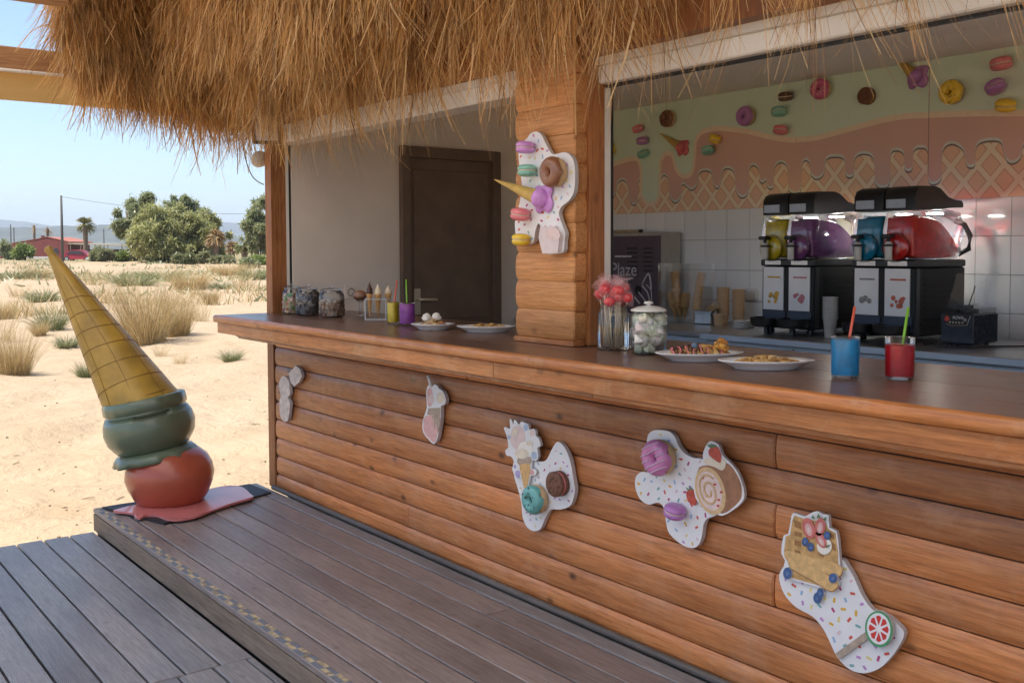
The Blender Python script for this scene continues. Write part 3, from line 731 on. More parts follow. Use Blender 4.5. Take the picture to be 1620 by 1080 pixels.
# trees
def leaf_cloud(clumps, n, size, up=.3):
    """small leaf quads spread through ellipsoidal clumps (centre, radius)"""
    c = np.array([k[0] for k in clumps]); r = np.array([k[1] for k in clumps])
    wgt = np.prod(r, 1)**(2/3); idx = rng.choice(len(c), n, p=wgt/wgt.sum())
    v = rng.normal(0, 1, (n, 3)); v /= np.linalg.norm(v, axis=1, keepdims=True)
    rad = rng.uniform(.2, 1.0, n)**.6*(1+rng.exponential(.18, n))
    p = c[idx]+v*r[idx]*rad[:, None]
    d = v*.7+rng.normal(0, .6, (n, 3)); d[:, 2] -= .2
    return blades(p, d, rng.uniform(.7, 1.5, n)*size, rng.uniform(.25, .5, n)*size, 1, .1, None, .35)
def tree(name, label, px, d, ytop, ybot, wpx, mat, ncl, nleaf, leaf, group=None, trunk=.25, low=.15, multi=3, cat='tree'):
    base = gpt(px, 405, d); s = d/F; W = wpx*s/2*1.08
    base.z = min(base.z, 1.5-(ybot-396.3)*s+.3); H = (1.5+(396.3-ytop)*s-base.z)*1.0
    t = Thing(name, label, cat, tuple(base), group)
    clumps = []; g = G()
    for k in range(multi):
        a = 2*PI*k/multi+random.random(); ex = W*.45*random.uniform(.4, 1)
        q0 = base+Vector((math.cos(a)*.12*W, math.sin(a)*.12*W, -.2)); q2 = base+Vector((math.cos(a)*ex, math.sin(a)*ex, H*random.uniform(.55, .8)))
        q1 = q0.lerp(q2, .5)+Vector((random.uniform(-.1, .1)*W, random.uniform(-.1, .1)*W, H*.05))
        g.tube([q0, q1, q2], [trunk, trunk*.7, trunk*.3], 7)
        for _ in range(3):
            e = q1+Vector((random.uniform(-.6, .6)*W, random.uniform(-.6, .6)*W, H*random.uniform(.1, .4))); g.tube([q1, q1.lerp(e, .6), e], [trunk*.45, trunk*.3, trunk*.12], 5)
    for k in range(ncl):
        a = random.uniform(0, 2*PI); rr_ = math.sqrt(random.random()); hz = random.uniform(low, 1)
        prof_ = math.sin(PI*min(.98, max(.08, (hz-low*.5)*.86+.12)))**.6
        lob = 1+.28*math.sin(3*a+px)+.22*math.sin(5*a+hz*6+px*.7)
        c = base+Vector((math.cos(a)*rr_*W*.85*prof_*lob, math.sin(a)*rr_*W*.85*prof_*lob, H*hz*(.90+.12*math.sin(a*2+px))))
        cr = W*random.choice((.07, .10, .14, .22))*random.uniform(.8, 1.2); clumps.append((tuple(c), (cr, cr, cr*random.uniform(.7, 1.1))))
    mk('trunk', g, plain('bark', (.16, .13, .10), .9, .3, 6), t, smooth=True)
    Vv, Ff = leaf_cloud(clumps, nleaf, leaf)
    obj_np('crown', Vv, Ff, mat, t.o, tuple(base))
    return t
tree('tamarisk_tree', 'tall grey green tree at the left of the big clump', 214, 118, 308, 398, 62, LEAFD, 57, 16796, .34, trunk=.30, low=.35)
tree('tamarisk_tree', 'broad olive green tree in the middle of the clump', 268, 112, 326, 408, 122, LEAF, 156, 38760, .34, trunk=.28, low=.10, multi=6)
tree('tamarisk_tree', 'darker tree rising highest above the middle of the clump', 288, 124, 310, 404, 74, LEAFD, 78, 22610, .34, trunk=.3, low=.25)
tree('tamarisk_tree', 'lower spreading tree at the right of the clump', 318, 116, 334, 408, 72, LEAF, 78, 20995, .34, trunk=.25, low=.10)
tree('tamarisk_tree', 'sparse olive tree half hidden behind the kiosk corner post', 410, 96, 316, 404, 60, LEAFD, 60, 11000, .30, trunk=.22, low=.25)
def palm(label, px, d, ytop, ybot, r_px, mat, dead=0, n=26):
    base = gpt(px, 405, d); s = d/F; base.z = min(base.z, 1.5-(ybot-396.3)*s+.2)
    H = (ybot-ytop)*s-r_px*s*.6
    t = Thing('palm_tree', label, 'palm', tuple(base))
    g = G(); mk('trunk', g.lathe([(.42, -.3), (.36, .2), (.30, H*.5), (.34, H*.9), (.20, H)], 10, Matrix.Translation(base)), plain('palm_bark', (.17, .125, .085), .95, .35, 8, bmp=.6), t, smooth=True)
    top = base+Vector((0, 0, H)); VV = []; FF = []; o_ = 0
    for k in range(n):
        a = random.uniform(0, 2*PI); el = random.uniform(-.7, 1.3); Lf = r_px*s*random.uniform(.75, 1.1)
        dv = Vector((math.cos(a)*math.cos(el), math.sin(a)*math.cos(el), math.sin(el)))
        m_ = 14; fan = np.array([[*(dv+Vector((random.gauss(0, .32), random.gauss(0, .32), random.gauss(0, .32))))] for _ in range(m_)])
        st_ = np.array([tuple(top+dv*Lf*.25)]*m_)
        v_, f_ = blades(st_, fan, np.full(m_, Lf*.8), np.full(m_, .16), 3, .35, None, .2)
        VV.append(v_); FF.append(f_+o_); o_ += len(v_)
    obj_np('crown', np.concatenate(VV), np.concatenate(FF), mat, t.o, tuple(base))
palm('fan palm with a bushy green crown beside the utility pole', 136, 135, 342, 409, 17, PALM, n=34)
palm('leaning fan palm with brown hanging fronds right of the trees', 341, 100, 348, 400, 18, PALMD, n=30)
palm('short squat fan palm with yellow fronds near the kiosk post', 367, 104, 373, 406, 14, PALMD, n=24)
palm('small dark green fan palm just left of the corner post', 387, 98, 376, 408, 11, PALM, n=22)
for lab, px, yt in (('dead palm stub with a broken bent top above the red roof', 55, 353), ('thin bare palm trunk above the red gable', 76, 357)):
    b0 = gpt(px, 405, 190); s = 190/F; t = Thing('dead_palm', lab, 'dead palm', tuple(b0))
    H = 1.5+(396.3-yt)*s-b0.z
    mk('trunk', G().lathe([(.30, 0), (.22, H*.6), (.26, H*.93), (.10, H)], 8, Matrix.Translation(b0)), MATS['palm_bark'], t, smooth=True)
    k = 30; tp_ = np.array([[b0.x, b0.y, b0.z+H*.93]]*k)
    v_, f_ = blades(tp_, np.stack([rng.normal(.2, .4, k), rng.normal(0, .4, k), rng.normal(-.3, .7, k)], 1), rng.uniform(.6, 2.0, k), np.full(k, .12), 2, .2)
    obj_np('dead_fronds', v_, f_, PALMD, t.o, tuple(b0))
# bushes
def bush(label, px, d, ytop, ybot, wpx, mat, n=2600, leaf=.35, name='bush'):
    base = gpt(px, 405, d); s = d/F; H = (ybot-ytop)*s; W = wpx*s/2; base.z = min(base.z, 1.5-(ybot-396.3)*s+.15)
    t = Thing(name, label, 'bush', tuple(base)); cl = []
    for k in range(14):
        a = random.uniform(0, 2*PI); r_ = math.sqrt(random.random())*.75
        hh = random.uniform(.25, .85)*(1-.45*r_*r_)
        cl.append(((base.x+math.cos(a)*r_*W, base.y+math.sin(a)*r_*W, base.z+H*hh), (W*.28, W*.28, H*.24)))
    g = G()
    for k in range(5):
        c = Vector(cl[k][0]); g.tube([base+Vector((0, 0, -.1)), base.lerp(c, .5)+Vector((0, 0, .1)), c], [.07, .05, .02], 5)
    mk('stem', g, MATS['bark'], t, smooth=True)
    v_, f_ = leaf_cloud(cl, n, leaf); obj_np('foliage', v_, f_, mat, t.o, tuple(base))
bush('bright green bush in front of the red roofed house', 40, 130, 383, 408, 42, LEAFB, 3600)
bush('pale olive bush just right of the red car', 160, 118, 392, 413, 42, GREY, 3400)
bush('bright green shrub between the palm and the big trees', 192, 122, 391, 408, 26, LEAFB, 2200)
bush('small dull green bush at the far left edge behind the roof', 10, 150, 366, 400, 20, LEAFD, 1500)
bush('yellow green bush low in front of the clump of trees', 290, 96, 397, 413, 40, GRN, 2600, .3)
bush('dark green bush at the foot of the kiosk corner post', 394, 78, 396, 413, 34, LEAFD, 2600, .26)
bush('grey green bush low between the two short palms', 352, 92, 400, 412, 40, GREY, 2200, .28)
bush('olive bush under the right edge of the trees', 322, 100, 394, 412, 34, GREY, 2200, .3)
bush('rounded green bush beside the small fan palm', 408, 84, 393, 409, 30, LEAFB, 2000, .28)

# red-roofed house
Dh = 175; s = Dh/F
hl = gpt(100, 405, Dh); u = (gpt(0, 405, Dh)-hl); u.z = 0; ul = u.normalized(); back = Vector((-ul.y, ul.x, 0))
if back.dot(CF) < 0: back = -back
hb = hl.copy(); hb.z = .2
house = Thing('red_house', 'long low house with red walls and a shallow red gable roof', 'house', tuple(hb))
def hp(px, py, dep=0): return hl+ul*((100-px)*s*1.02)+back*dep+Vector((0, 0, 1.5+(396.3-py)*s-hl.z))
def prism(front, dep):
    n = len(front); P = [p for p in front]+[p+back*dep for p in front]
    return G().add(P, [tuple(range(n)), tuple(reversed(range(n, 2*n)))]+[(i, (i+1) % n, n+(i+1) % n, n+i) for i in range(n)])
RW = plain('red_wall', (.22, .055, .045), .8, .2, 2); RR = plain('red_tile_roof', (.36, .125, .085), .8, .25, 3)
mk('wall', prism([hp(108, 412), hp(20, 412), hp(20, 383.5), hp(76, 374.5), hp(108, 381)], 9), RW, house)
rf = mk('roof', prism([hp(110, 381), hp(76, 373), hp(17, 383), hp(17, 382), hp(76, 371.8), hp(111, 379.6)], 9.8), RR, house)
mk('chimney', prism([hp(69, 374), hp(66, 374), hp(66, 370), hp(69, 370)], .8), RW, rf)
mk('side_wing', prism([hp(20, 412), hp(-40, 412), hp(-40, 392), hp(20, 386)], 7), RW, house)
mk('wing_roof', prism([hp(28, 385.8), hp(-44, 392.6), hp(-44, 390.6), hp(28, 384)], 8), RR, house)
wi = mk('window', prism([hp(92, 398), hp(86, 398), hp(86, 390), hp(92, 390)], .1), DARKG, house); wi['o'].location = -back*.06
wi = mk('window', prism([hp(8, 402), hp(2, 402), hp(2, 395), hp(8, 395)], .1), DARKG, house); wi['o'].location = -back*.06
sh = Thing('shed', 'long low open shed with a pale flat roof behind the palm', 'shed', tuple(gpt(165, 405, 170)))
mk('roof', prism([hp(215, 388), hp(104, 383.5), hp(104, 381.5), hp(215, 385.5)], 6), plain('shed_roof', (.46, .38, .28), .8, .15, 2), sh)
for px in (112, 128, 150, 170, 192, 210): mk('post', prism([hp(px, 411), hp(px-1.3, 411), hp(px-1.3, 384), hp(px, 384)], .15), plain('shed_post', (.20, .15, .11), .9), sh)
mk('back_wall', prism([hp(214, 412), hp(106, 412), hp(106, 392), hp(214, 392)], .2), plain('shed_wall', (.20, .14, .11), .9, .3, 2), sh)['o'].location = back*4.5
wl = Thing('garden_wall', 'low white garden wall beyond the red car', 'wall', tuple(gpt(118, 405, 150)))
mk('wall', prism([hp(135, 412), hp(96, 412), hp(96, 402.5), hp(135, 402.5)], .3), plain('whitewash', (.62, .58, .53), .85, .1, 3), wl)['o'].location = -back*14
# utility pole and wire
pb = gpt(99, 405, 120); s = 120/F; H = 1.5+(396.3-307)*s-pb.z
up = Thing('utility_pole', 'tall wooden utility pole left of the fan palm', 'pole', tuple(pb))
mk('pole', G().lathe([(.17, -.3), (.15, H*.5), (.12, H)], 10, Matrix.Translation(pb)), plain('pole_wood', (.115, .105, .095), .9, .2, 8), up, smooth=True)
mk('insulator', G().ell(pb+Vector((-.15, 0, H-.25)), (.10, .10, .14), 8, 6), PORC, up); mk('insulator', G().ell(pb+Vector((-.22, 0, H*.64)), (.10, .10, .14), 8, 6), PORC, up)
pe = CAM+ray(560, 333)*112; ps_ = pb+Vector((0, 0, H-.15))
pts = [ps_.lerp(pe, k/24)-Vector((0, 0, 1.1*math.sin(PI*k/24))) for k in range(25)]
mk('power_line', G().tube(pts, .022, 5), MATS['pole_wood'], None, label='thin power line sagging away from the utility pole', cat='cable', origin=tuple(ps_))
for px, yt, lab in ((23, 357, 'thin distant pole left of the red gable'), (18, 352, 'hair thin mast at the far left of the skyline'), (165, 360, 'thin distant pole right of the fan palm')):
    b0 = gpt(px, 405, 240); s = 240/F; H = 1.5+(396.3-yt)*s-b0.z
    t = Thing('distant_pole', lab, 'pole', tuple(b0)); mk('pole', G().lathe([(.16, -.2), (.10, H)], 6, Matrix.Translation(b0)), MATS['pole_wood'], t); mk('crossarm', G().box(b0.x-.5, b0.x+.5, b0.y-.05, b0.y+.05, b0.z+H*.93, b0.z+H*.95), MATS['pole_wood'], t)
# red car, white vehicle
def car(name, label, px, d, yb, paint, L=4.3):
    b0 = gpt(px, 405, d); b0.z = 1.5-(yb-396.3)*d/F
    t = Thing(name, label, 'car', tuple(b0))
    X = ul.copy(); Yv = back.copy(); M_ = Matrix.Identity(4)
    for i in range(3): M_[i][0], M_[i][1], M_[i][2], M_[i][3] = X[i], Yv[i], (0, 0, 1)[i], b0[i]
    def extr(prof, y0, y1, inset=0):
        n = len(prof); P = [(x, y0+inset*(z > .85), z) for x, z in prof]+[(x, y1-inset*(z > .85), z) for x, z in prof]
        return G().add(P, [tuple(range(n)), tuple(reversed(range(n, 2*n)))]+[(i, n+i, n+(i+1) % n, (i+1) % n) for i in range(n)], M_)
    h = L/2
    body = [(-h, .35), (-h, .75), (-h+.25, .88), (-h+.95, .93), (-h+1.65, 1.40), (h-1.35, 1.44), (h-.45, .98), (h-.08, .92), (h, .55), (h-.05, .30), (-h+.05, .30)]
    bd = mk('body', extr(smooth_loop(body, 3), -.85, .85, .14), paint, t, smooth=True, auto=40)
    win = [(-h+1.12, .96), (-h+1.72, 1.33), (h-1.42, 1.36), (h-.78, .98)]
    mk('side_window', extr(win, -.866, -.70, .13), DARKG, bd)
    for x in (-h+.85, h-.85):
        for y in (-.87, .70):
            w = mk('wheel', G().lathe([(.12, 0), (.30, 0), (.33, .03), (.33, .17), (.30, .2), (.12, .2)], 18, M_ @ Matrix.Translation((x, y, .33)) @ Matrix.Rotation(-PI/2, 4, 'X')), BLACKM, t, smooth=True, auto=40)
            mk('rim', G().lathe([(0, -.01), (.19, -.012), (.2, .02)], 14, M_ @ Matrix.Translation((x, y, .33)) @ Matrix.Rotation(-PI/2, 4, 'X')), STEEL, w)
    for y in (-.62, .62): mk('headlight', G().ell(M_ @ Vector((h-.06, y, .68)), (.12, .12, .09), 8, 6), PORC, t)
    mk('tail_lamp', G().ell(M_ @ Vector((-h+.05, -.7, .75)), (.08, .08, .08), 8, 6), gz('pink'), t)
car('parked_car', 'red car parked side-on behind the dry grass', 126, 128, 411, plain('red_car_paint', (.30, .012, .018), .35, .05, 3, coat=.25))
car('parked_car', 'white car mostly hidden under the left edge of the trees', 219, 132, 409, plain('white_car_paint', (.72, .73, .74), .2, .03, 3, coat=.8), 3.6)

# grass tussocks
def tussock_mesh(name, mat, n, spread, h, lean, width, curl=.25, seg=4):
    a = rng.uniform(0, 2*PI, n); r = np.sqrt(rng.uniform(0, 1, n))*spread
    root = np.stack([np.cos(a)*r, np.sin(a)*r, np.full(n, -.03)], 1)
    an = a+rng.normal(0, .7, n); le = np.abs(rng.normal(0, lean, n))+lean*.3*r/spread
    d = np.stack([np.cos(an)*le, np.sin(an)*le, np.ones(n)], 1)
    v_, f_ = blades(root, d, rng.uniform(.45, 1.05, n)*h, rng.uniform(.6, 1.3, n)*width, seg, curl, np.stack([np.cos(an)*.15, np.sin(an)*.15, np.zeros(n)], 1), .15)
    return mesh_np(name, v_, f_, mat)
TM = {'dry': [tussock_mesh('dry_tussock', DRY, 900, .30, 1.0, .38, .008) for _ in range(2)],
      'thin': [tussock_mesh('thin_tussock', DRY, 170, .30, 1.0, .42, .007) for _ in range(2)],
      'grn': [tussock_mesh('green_tussock', GRN, 500, .34, 1.0, .65, .014) for _ in range(2)],
      'grey': [tussock_mesh('grey_tussock', GREY, 420, .40, .8, .9, .03, .3, 2) for _ in range(2)]}
def gsolve(px, py):
    d = 4.0
    for _ in range(60):
        P = CAM+ray(px, py)*d; gzz = float(ground_z(P.x, P.y)); d2 = d*(1.5-gzz)/(1.5-P.z) if P.z < 1.45 else d*1.2
        d = d*.5+d2*.5
    P = CAM+ray(px, py)*d; return Vector((P.x, P.y, float(ground_z(P.x, P.y)))), d
tus = [(232, 545, 100, 78, 'dry', 'largest straw coloured grass tussock behind the giant cone'),
 (281, 531, 68, 50, 'dry', 'dark dense dry tussock just right of the largest one'),
 (208, 520, 70, 70, 'thin', 'loose pale tussock half hidden behind the giant cone'),
 (333, 481, 24, 24, 'dry', 'small round dry tussock alone on open sand near the post'),
 (301, 457, 32, 60, 'dry', 'wide dry tussock beyond the small round one'),
 (386, 456, 42, 44, 'thin', 'wispy tussock against the kiosk corner post'),
 (348, 457, 16, 30, 'grey', 'low grey green plant cushion left of the wispy tussock'),
 (82, 523, 42, 42, 'grn', 'greenish tussock left of the giant cone halfway up'),
 (68, 476, 24, 36, 'grey', 'rounded grey green cushion plant left of the cone tip'),
 (24, 592, 68, 62, 'dry', 'dry tussock lowest at the left edge of the sand'),
 (4, 540, 56, 50, 'thin', 'tall thin tussock cut by the left edge of the picture'),
 (5, 506, 30, 40, 'dry', 'small tussock at the left edge above the tall thin one'),
 (106, 549, 24, 26, 'grey', 'small leafy seedling close to the left side of the cone'),
 (135, 596, 26, 24, 'grn', 'spiky little plant tucked behind the middle of the cone'),
 (28, 468, 22, 34, 'thin', 'faint brown tuft left of the grey green cushion'),
 (366, 571, 19, 28, 'grn', 'tiny green tuft alone on bare sand near the bar end'),
 (316, 508, 36, 40, 'thin', 'sparse stalks just right of the dark dense tussock'),
 (284, 575, 18, 26, 'thin', 'few short stalks on bare sand left of the green tuft'),
 (254, 563, 20, 26, 'thin', 'short stalks at the foot of the largest tussock'),
 (22, 440, 18, 60, 'grey', 'wide grey green patch far back at the left edge'),
 (60, 440, 18, 44, 'dry', 'dry tuft far back right of the grey green patch'),
 (212, 452, 22, 60, 'grn', 'green tinged clump far back behind the cone'),
 (255, 440, 18, 70, 'grn', 'broad green clump far back in the middle of the sand'),
 (362, 436, 18, 50, 'dry', 'tuft far back just left of the post'),
 (150, 450, 26, 60, 'thin', 'thin stalks far back right of the cone tip'),
 (402, 440, 20, 40, 'grn', 'green tuft far back touching the post'),
 (48, 500, 26, 26, 'thin', 'brown stalks between the two left cushions'),
 (180, 480, 40, 60, 'thin', 'wispy stalks right of the upper part of the cone'),
 (62, 530, 22, 26, 'dry', 'small dry tuft beside the greenish tussock')]
for k, (px, py, h, w, typ, lab) in enumerate(tus):
    P, d = gsolve(px, py); s = d/F
    o = bpy.data.objects.new('grass_tussock', random.choice(TM[typ])); COL.objects.link(o)
    o.location = P; o.rotation_euler = (0, 0, random.uniform(0, 6.28)); hs = h*s*1.65; ws = w*s*1.15
    o.scale = (ws, ws, hs) if typ != 'grey' else (ws, ws, hs*1.1)
    o['label'] = lab; o['category'] = 'grass'; o['group'] = 'tussocks on the sand'
# far scrub and dry grass cover: too many to count
VV = []; FF = []; o_ = 0
for k in range(330):
    px = random.uniform(-160, 470); d = 26*math.exp(random.uniform(0, 1.55))
    P = CAM+ray(px, 405)*d; x, y = P.x, P.y
    if math.sin(x*.21+1)*math.sin(y*.17)+.5*math.sin(x*.5+y*.3) < .18+(.5 if d < 40 else 0): continue
    n = 34; h = random.uniform(.3, .75); sp = random.uniform(.3, .9)
    r_ = rng.normal(0, sp, (n, 2)); rx, ry = x+r_[:, 0], y+r_[:, 1]
    root = np.stack([rx, ry, ground_z(rx, ry)-.02], 1)
    v_, f_ = blades(root, np.stack([rng.normal(0, .35, n), rng.normal(0, .35, n), np.ones(n)], 1), rng.uniform(.5, 1, n)*h, np.full(n, .03), 2, .2)
    VV.append(v_); FF.append(f_+o_); o_ += len(v_)
half = len(VV)//3
sc_ = obj_np('dry_scrub', np.concatenate(VV), np.concatenate(FF), DRY); sc_['kind'] = 'stuff'; sc_['label'] = 'dry grass cover over the far dunes'; sc_['category'] = 'grass'
VV = []; FF = []; o_ = 0
for k in range(42):
    px = random.uniform(-160, 470); d = 34*math.exp(random.uniform(0, 1.5)); P = CAM+ray(px, 405)*d
    n = 40; sp = random.uniform(.5, 1.6); r_ = rng.normal(0, sp, (n, 2)); rx, ry = P.x+r_[:, 0], P.y+r_[:, 1]
    root = np.stack([rx, ry, ground_z(rx, ry)], 1)
    v_, f_ = blades(root, np.stack([rng.normal(0, .8, n), rng.normal(0, .8, n), np.ones(n)], 1), rng.uniform(.25, .6, n), np.full(n, .12), 1, .2)
    VV.append(v_); FF.append(f_+o_); o_ += len(v_)
sc_ = obj_np('green_scrub', np.concatenate(VV), np.concatenate(FF), GREY); sc_['kind'] = 'stuff'; sc_['label'] = 'grey green ground cover over the far dunes'; sc_['category'] = 'grass'
# twigs and shell bits on the near sand
g = G()
for k in range(80):
    px = random.uniform(0, 425); py = random.uniform(560, 860)
    P, d = gsolve(px, py)
    if P.x > -.15: continue
    if random.random() < .55:
        a = random.uniform(0, 3.1); l = random.uniform(.015, .11)*random.random()+.01; dv = Vector((math.cos(a), math.sin(a), random.uniform(0, .15)))*l
        g.tube([P, P+dv*.5+Vector((0, 0, .004)), P+dv], [.003, .0035, .002], 4)
    else: g.ell(P+Vector((0, 0, .004)), (random.uniform(.006, .018), random.uniform(.006, .014), .006), 6, 4)
deb = mk('sand_debris', g, plain('dry_twigs', (.20, .14, .085), .9, .5, 9), None, label='scattered dry twigs and pebbles on the near sand', kind='stuff', cat='debris')
# ================================================================== CUT-OUT DECORATIONS
def tr(pts, ox, oy, sc, Y):            # photo crop coordinates -> x,z on the wall plane
    out = []
    for cx, cy in pts:
        P = on(ox+cx/sc, oy+cy/sc, 1, Y); out.append((P.x, P.z))
    return out
SPR = [(.62, .10, .07), (.72, .42, .05), (.20, .42, .42), (.50, .25, .55), (.45, .06, .20), (.72, .50, .55), (.30, .45, .65), (.75, .62, .25)]
SPRM = [plain('sprinkle_%s' % n, c, .4, .03) for n, c in zip(('red', 'orange', 'teal', 'violet', 'wine', 'pink', 'blue', 'yellow'), SPR)]
def inside(p, poly):
    x, z = p; c = False; n = len(poly)
    for i in range(n):
        x0, z0 = poly[i]; x1, z1 = poly[i-1]
        if (z0 > z) != (z1 > z) and x < (x1-x0)*(z-z0)/(z1-z0)+x0: c = not c
    return c
def board(t, poly, Y0, Y1, nspr=60, size=.012, name='board'):
    nspr = int(nspr*.8); size *= 1.25
    bd = mk(name, G().slab(poly, Y0, Y1), EDGE, t)
    cx = sum(p[0] for p in poly)/len(poly); cz = sum(p[1] for p in poly)/len(poly)
    ins = [(cx+(x-cx)*.985, cz+(z-cz)*.985) for x, z in poly]
    mk('face', G().slab(poly, Y1, Y1-.0015), WHITE, bd)
    xs = [p[0] for p in poly]; zs = [p[1] for p in poly]
    gs_ = [G() for _ in SPRM]; done = []
    tries = 0
    while len(done) < nspr and tries < 4000:
        tries += 1
        x, z = random.uniform(min(xs), max(xs)), random.uniform(min(zs), max(zs))
        if any((x-a)**2+(z-b)**2 < (size*1.55)**2 for a, b in done): continue
        an = random.uniform(0, PI); l = size*random.uniform(.55, .8); w = size*.20
        ok = all(inside((x+math.cos(an+q)*l*1.1, z+math.sin(an+q)*l*1.1), poly) for q in (0, PI/2, PI, 3*PI/2))
        if not ok: continue
        done.append((x, z)); dx, dz = math.cos(an)*l/1, math.sin(an)*l/1; nx, nz = -math.sin(an)*w, math.cos(an)*w
        P = [(x-dx/2-nx, z-dz/2-nz), (x+dx/2-nx, z+dz/2-nz), (x+dx*.62, z+dz*.62), (x+dx/2+nx, z+dz/2+nz), (x-dx/2+nx, z-dz/2+nz), (x-dx*.62, z-dz*.62)]
        random.choice(gs_).slab(P, Y1-.0015, Y1-.0021)
    for g_, m_ in zip(gs_, SPRM):
        if g_.f: mk('sprinkles', g_, m_, bd, kind='stuff')
    return bd
def ang_frame(P, n=Vector((0, -1, 0)), roll=0):
    z = n.normalized(); x = Vector((1, 0, 0)); x = (x-z*x.dot(z)).normalized(); y = z.cross(x)
    M_ = Matrix.Identity(4)
    for i in range(3): M_[i][0], M_[i][1], M_[i][2], M_[i][3] = x[i], y[i], z[i], P[i]
    return M_ @ Matrix.Rotation(roll, 4, 'Z')
def donut(label, px, py, hpx, Y, glaze, lines=None, dots=None, group=None, th=.55):
    P = on(px, py, 1, Y); s = mpp(P); R_ = hpx*s/2; r = R_*.44; R0 = R_-r
    dd = R_*.62; P = on(px, py, 1, Y-dd*.9); base = Vector((P.x, Y, P.z)); M0 = ang_frame(base, roll=random.random()*6)
    M_ = M0 @ Matrix.Translation((0, 0, dd))
    t = Thing('donut', label, 'donut', tuple(base), group)
    M2 = M_ @ Matrix.Diagonal((1, 1, 1.05, 1))
    mk('dough', G().lathe([(R0-r*.62, .001), (R_*.80, .001), (R_*.93, dd*.18), (R_*.985, dd*.5), (R_*.99, dd*.95), (R0, dd*1.15), (R0-r*.93, dd), (R0-r*.62, .002)], 34, M0), DOUGH, t, smooth=True)
    ic = mk('icing', G().torus(R0, r*1.045, 40, 12, M2, (.02, PI-.02), lambda u_: .24*math.sin(6*u_)+.12*math.sin(11*u_+1)), glaze, t, smooth=True)
    if lines:
        g = G()
        for k in range(5):
            q = (k-2)*R_*.36; pts = []
            for j in range(15):
                x = -R_+2*R_*j/14; y = q+.55*x*.6
                rr_ = math.hypot(x, y)
                if R0-r*.93 < rr_ < R0+r*.93:
                    zz_ = math.sqrt(max(0, r*r-(rr_-R0)**2))*1.15*1.045+.001; pts.append(M_ @ Vector((x, y, zz_)))
                else:
                    if len(pts) > 1: g.tube(pts, R_*.035, 5)
                    pts = []
            if len(pts) > 1: g.tube(pts, R_*.035, 5)
        mk('drizzle', g, lines, ic)
    if dots:
        g = G()
        for k in range(34):
            a = random.uniform(0, 2*PI); v_ = random.uniform(.5, PI-.5); rr_ = R0+r*1.05*math.cos(v_)
            c = M_ @ Vector((rr_*math.cos(a), rr_*math.sin(a), r*1.05*1.15*math.sin(v_)))
            g.ell(c, (R_*.05, R_*.03, R_*.03), 6, 4, Matrix.Rotation(random.uniform(0, 3), 4, 'Y'))
        mk('sprinkles', g, dots, ic)
    return t
def macaron(label, px, py, wpx, Y, glaze, tilt=0, fwd=0, group=None):
    P = on(px, py, 1, Y); s = mpp(P); R_ = wpx*s/2*.98; h = R_*.42
    P = on(px, py, 1, Y-R_*.7); P = Vector((P.x, Y-R_*.86, P.z)); base = Vector((P.x, Y, P.z))
    t = Thing('macaron', label, 'macaron', tuple(base), group)
    M_ = Matrix.Translation(P) @ Matrix.Rotation(tilt, 4, 'Y') @ Matrix.Rotation(fwd, 4, 'X')
    f_ = h*.16
    top = [(R_*.93, f_), (R_, f_+h*.12), (R_*.99, f_+h*.42), (R_*.93, f_+h*.80), (R_*.78, f_+h*1.12), (R_*.5, f_+h*1.32), (0, f_+h*1.4)]
    mk('shell', G().lathe(top, 26, M_, lambda a, k: 1+(.018*math.sin(23*a) if k == 1 else 0)), glaze, t, smooth=True)
    mk('shell', G().lathe([(r_, -z_) for r_, z_ in reversed(top)], 26, M_, lambda a, k: 1+(.018*math.sin(21*a) if k == 5 else 0)), glaze, t, smooth=True)
    mk('filling', G().lathe([(R_*.90, -f_), (R_*.95, 0), (R_*.90, f_)], 24, M_), FILL, t, smooth=True)
    return t
def wall_cone(label, tx, ty, sx_, sy_, rpx, Y, glaze, tipout=.0, group=None):
    A = on(tx, ty, 1, Y-tipout); B = on(sx_, sy_, 1, Y); s = mpp(B); R_ = rpx*s
    B = Vector((B.x, Y-R_*.55, B.z)); A = Vector((A.x, Y-tipout-.01, A.z))
    t = Thing('ice_cream_cone', label, 'ice cream', (B.x, Y, B.z), group)
    ax = (A-B).normalized(); x = ax.cross(Vector((0, 1, 0))).normalized(); y = ax.cross(x)
    M_ = Matrix.Identity(4)
    for i in range(3): M_[i][0], M_[i][1], M_[i][2], M_[i][3] = x[i], y[i], ax[i], B[i]
    Lc = (A-B).length
    mk('cone', G().lathe([(R_*.80, R_*.35), (R_*.78, R_*.45), (R_*.40, Lc*.55), (R_*.06, Lc*.99), (0, Lc)], 20, M_), plain('toy_cone', (.55, .36, .09), .55, .12, 30), t, smooth=True)
    sc_p = mk('scoop', G().lathe([(0, -R_*.75), (R_*.6, -R_*.6), (R_*.95, -R_*.15), (R_, R_*.15), (R_*.9, R_*.45), (R_*.5, R_*.6)], 24, M_), glaze, t, smooth=True)
    Mk = ang_frame(Vector((B.x, Y-.006, B.z)), roll=.4)
    mk('splash', G().lathe([(R_*1.45, 0), (R_*1.40, R_*.10), (R_*.9, R_*.22)], 36, Mk, lambda a, k: 1+.16*math.sin(4*a)+.06*math.sin(7*a)), glaze, sc_p, smooth=True)
    return t
WB, WF = -.008, -.026                    # back / front of the boards on the log wall
GB = 'cut-out boards screwed to the log wall'
def cut(t, ptsl, ox, oy, sc, Y0, Y1, face, name, n=3, smooth=True):
    poly = tr(ptsl, ox, oy, sc, Y1)
    if smooth: poly = smooth_loop(poly, n)
    b_ = mk(name, G().slab(poly, Y0, Y1), EDGE, t); mk('print', G().slab(poly, Y1, Y1-.001), face, b_)
    return b_
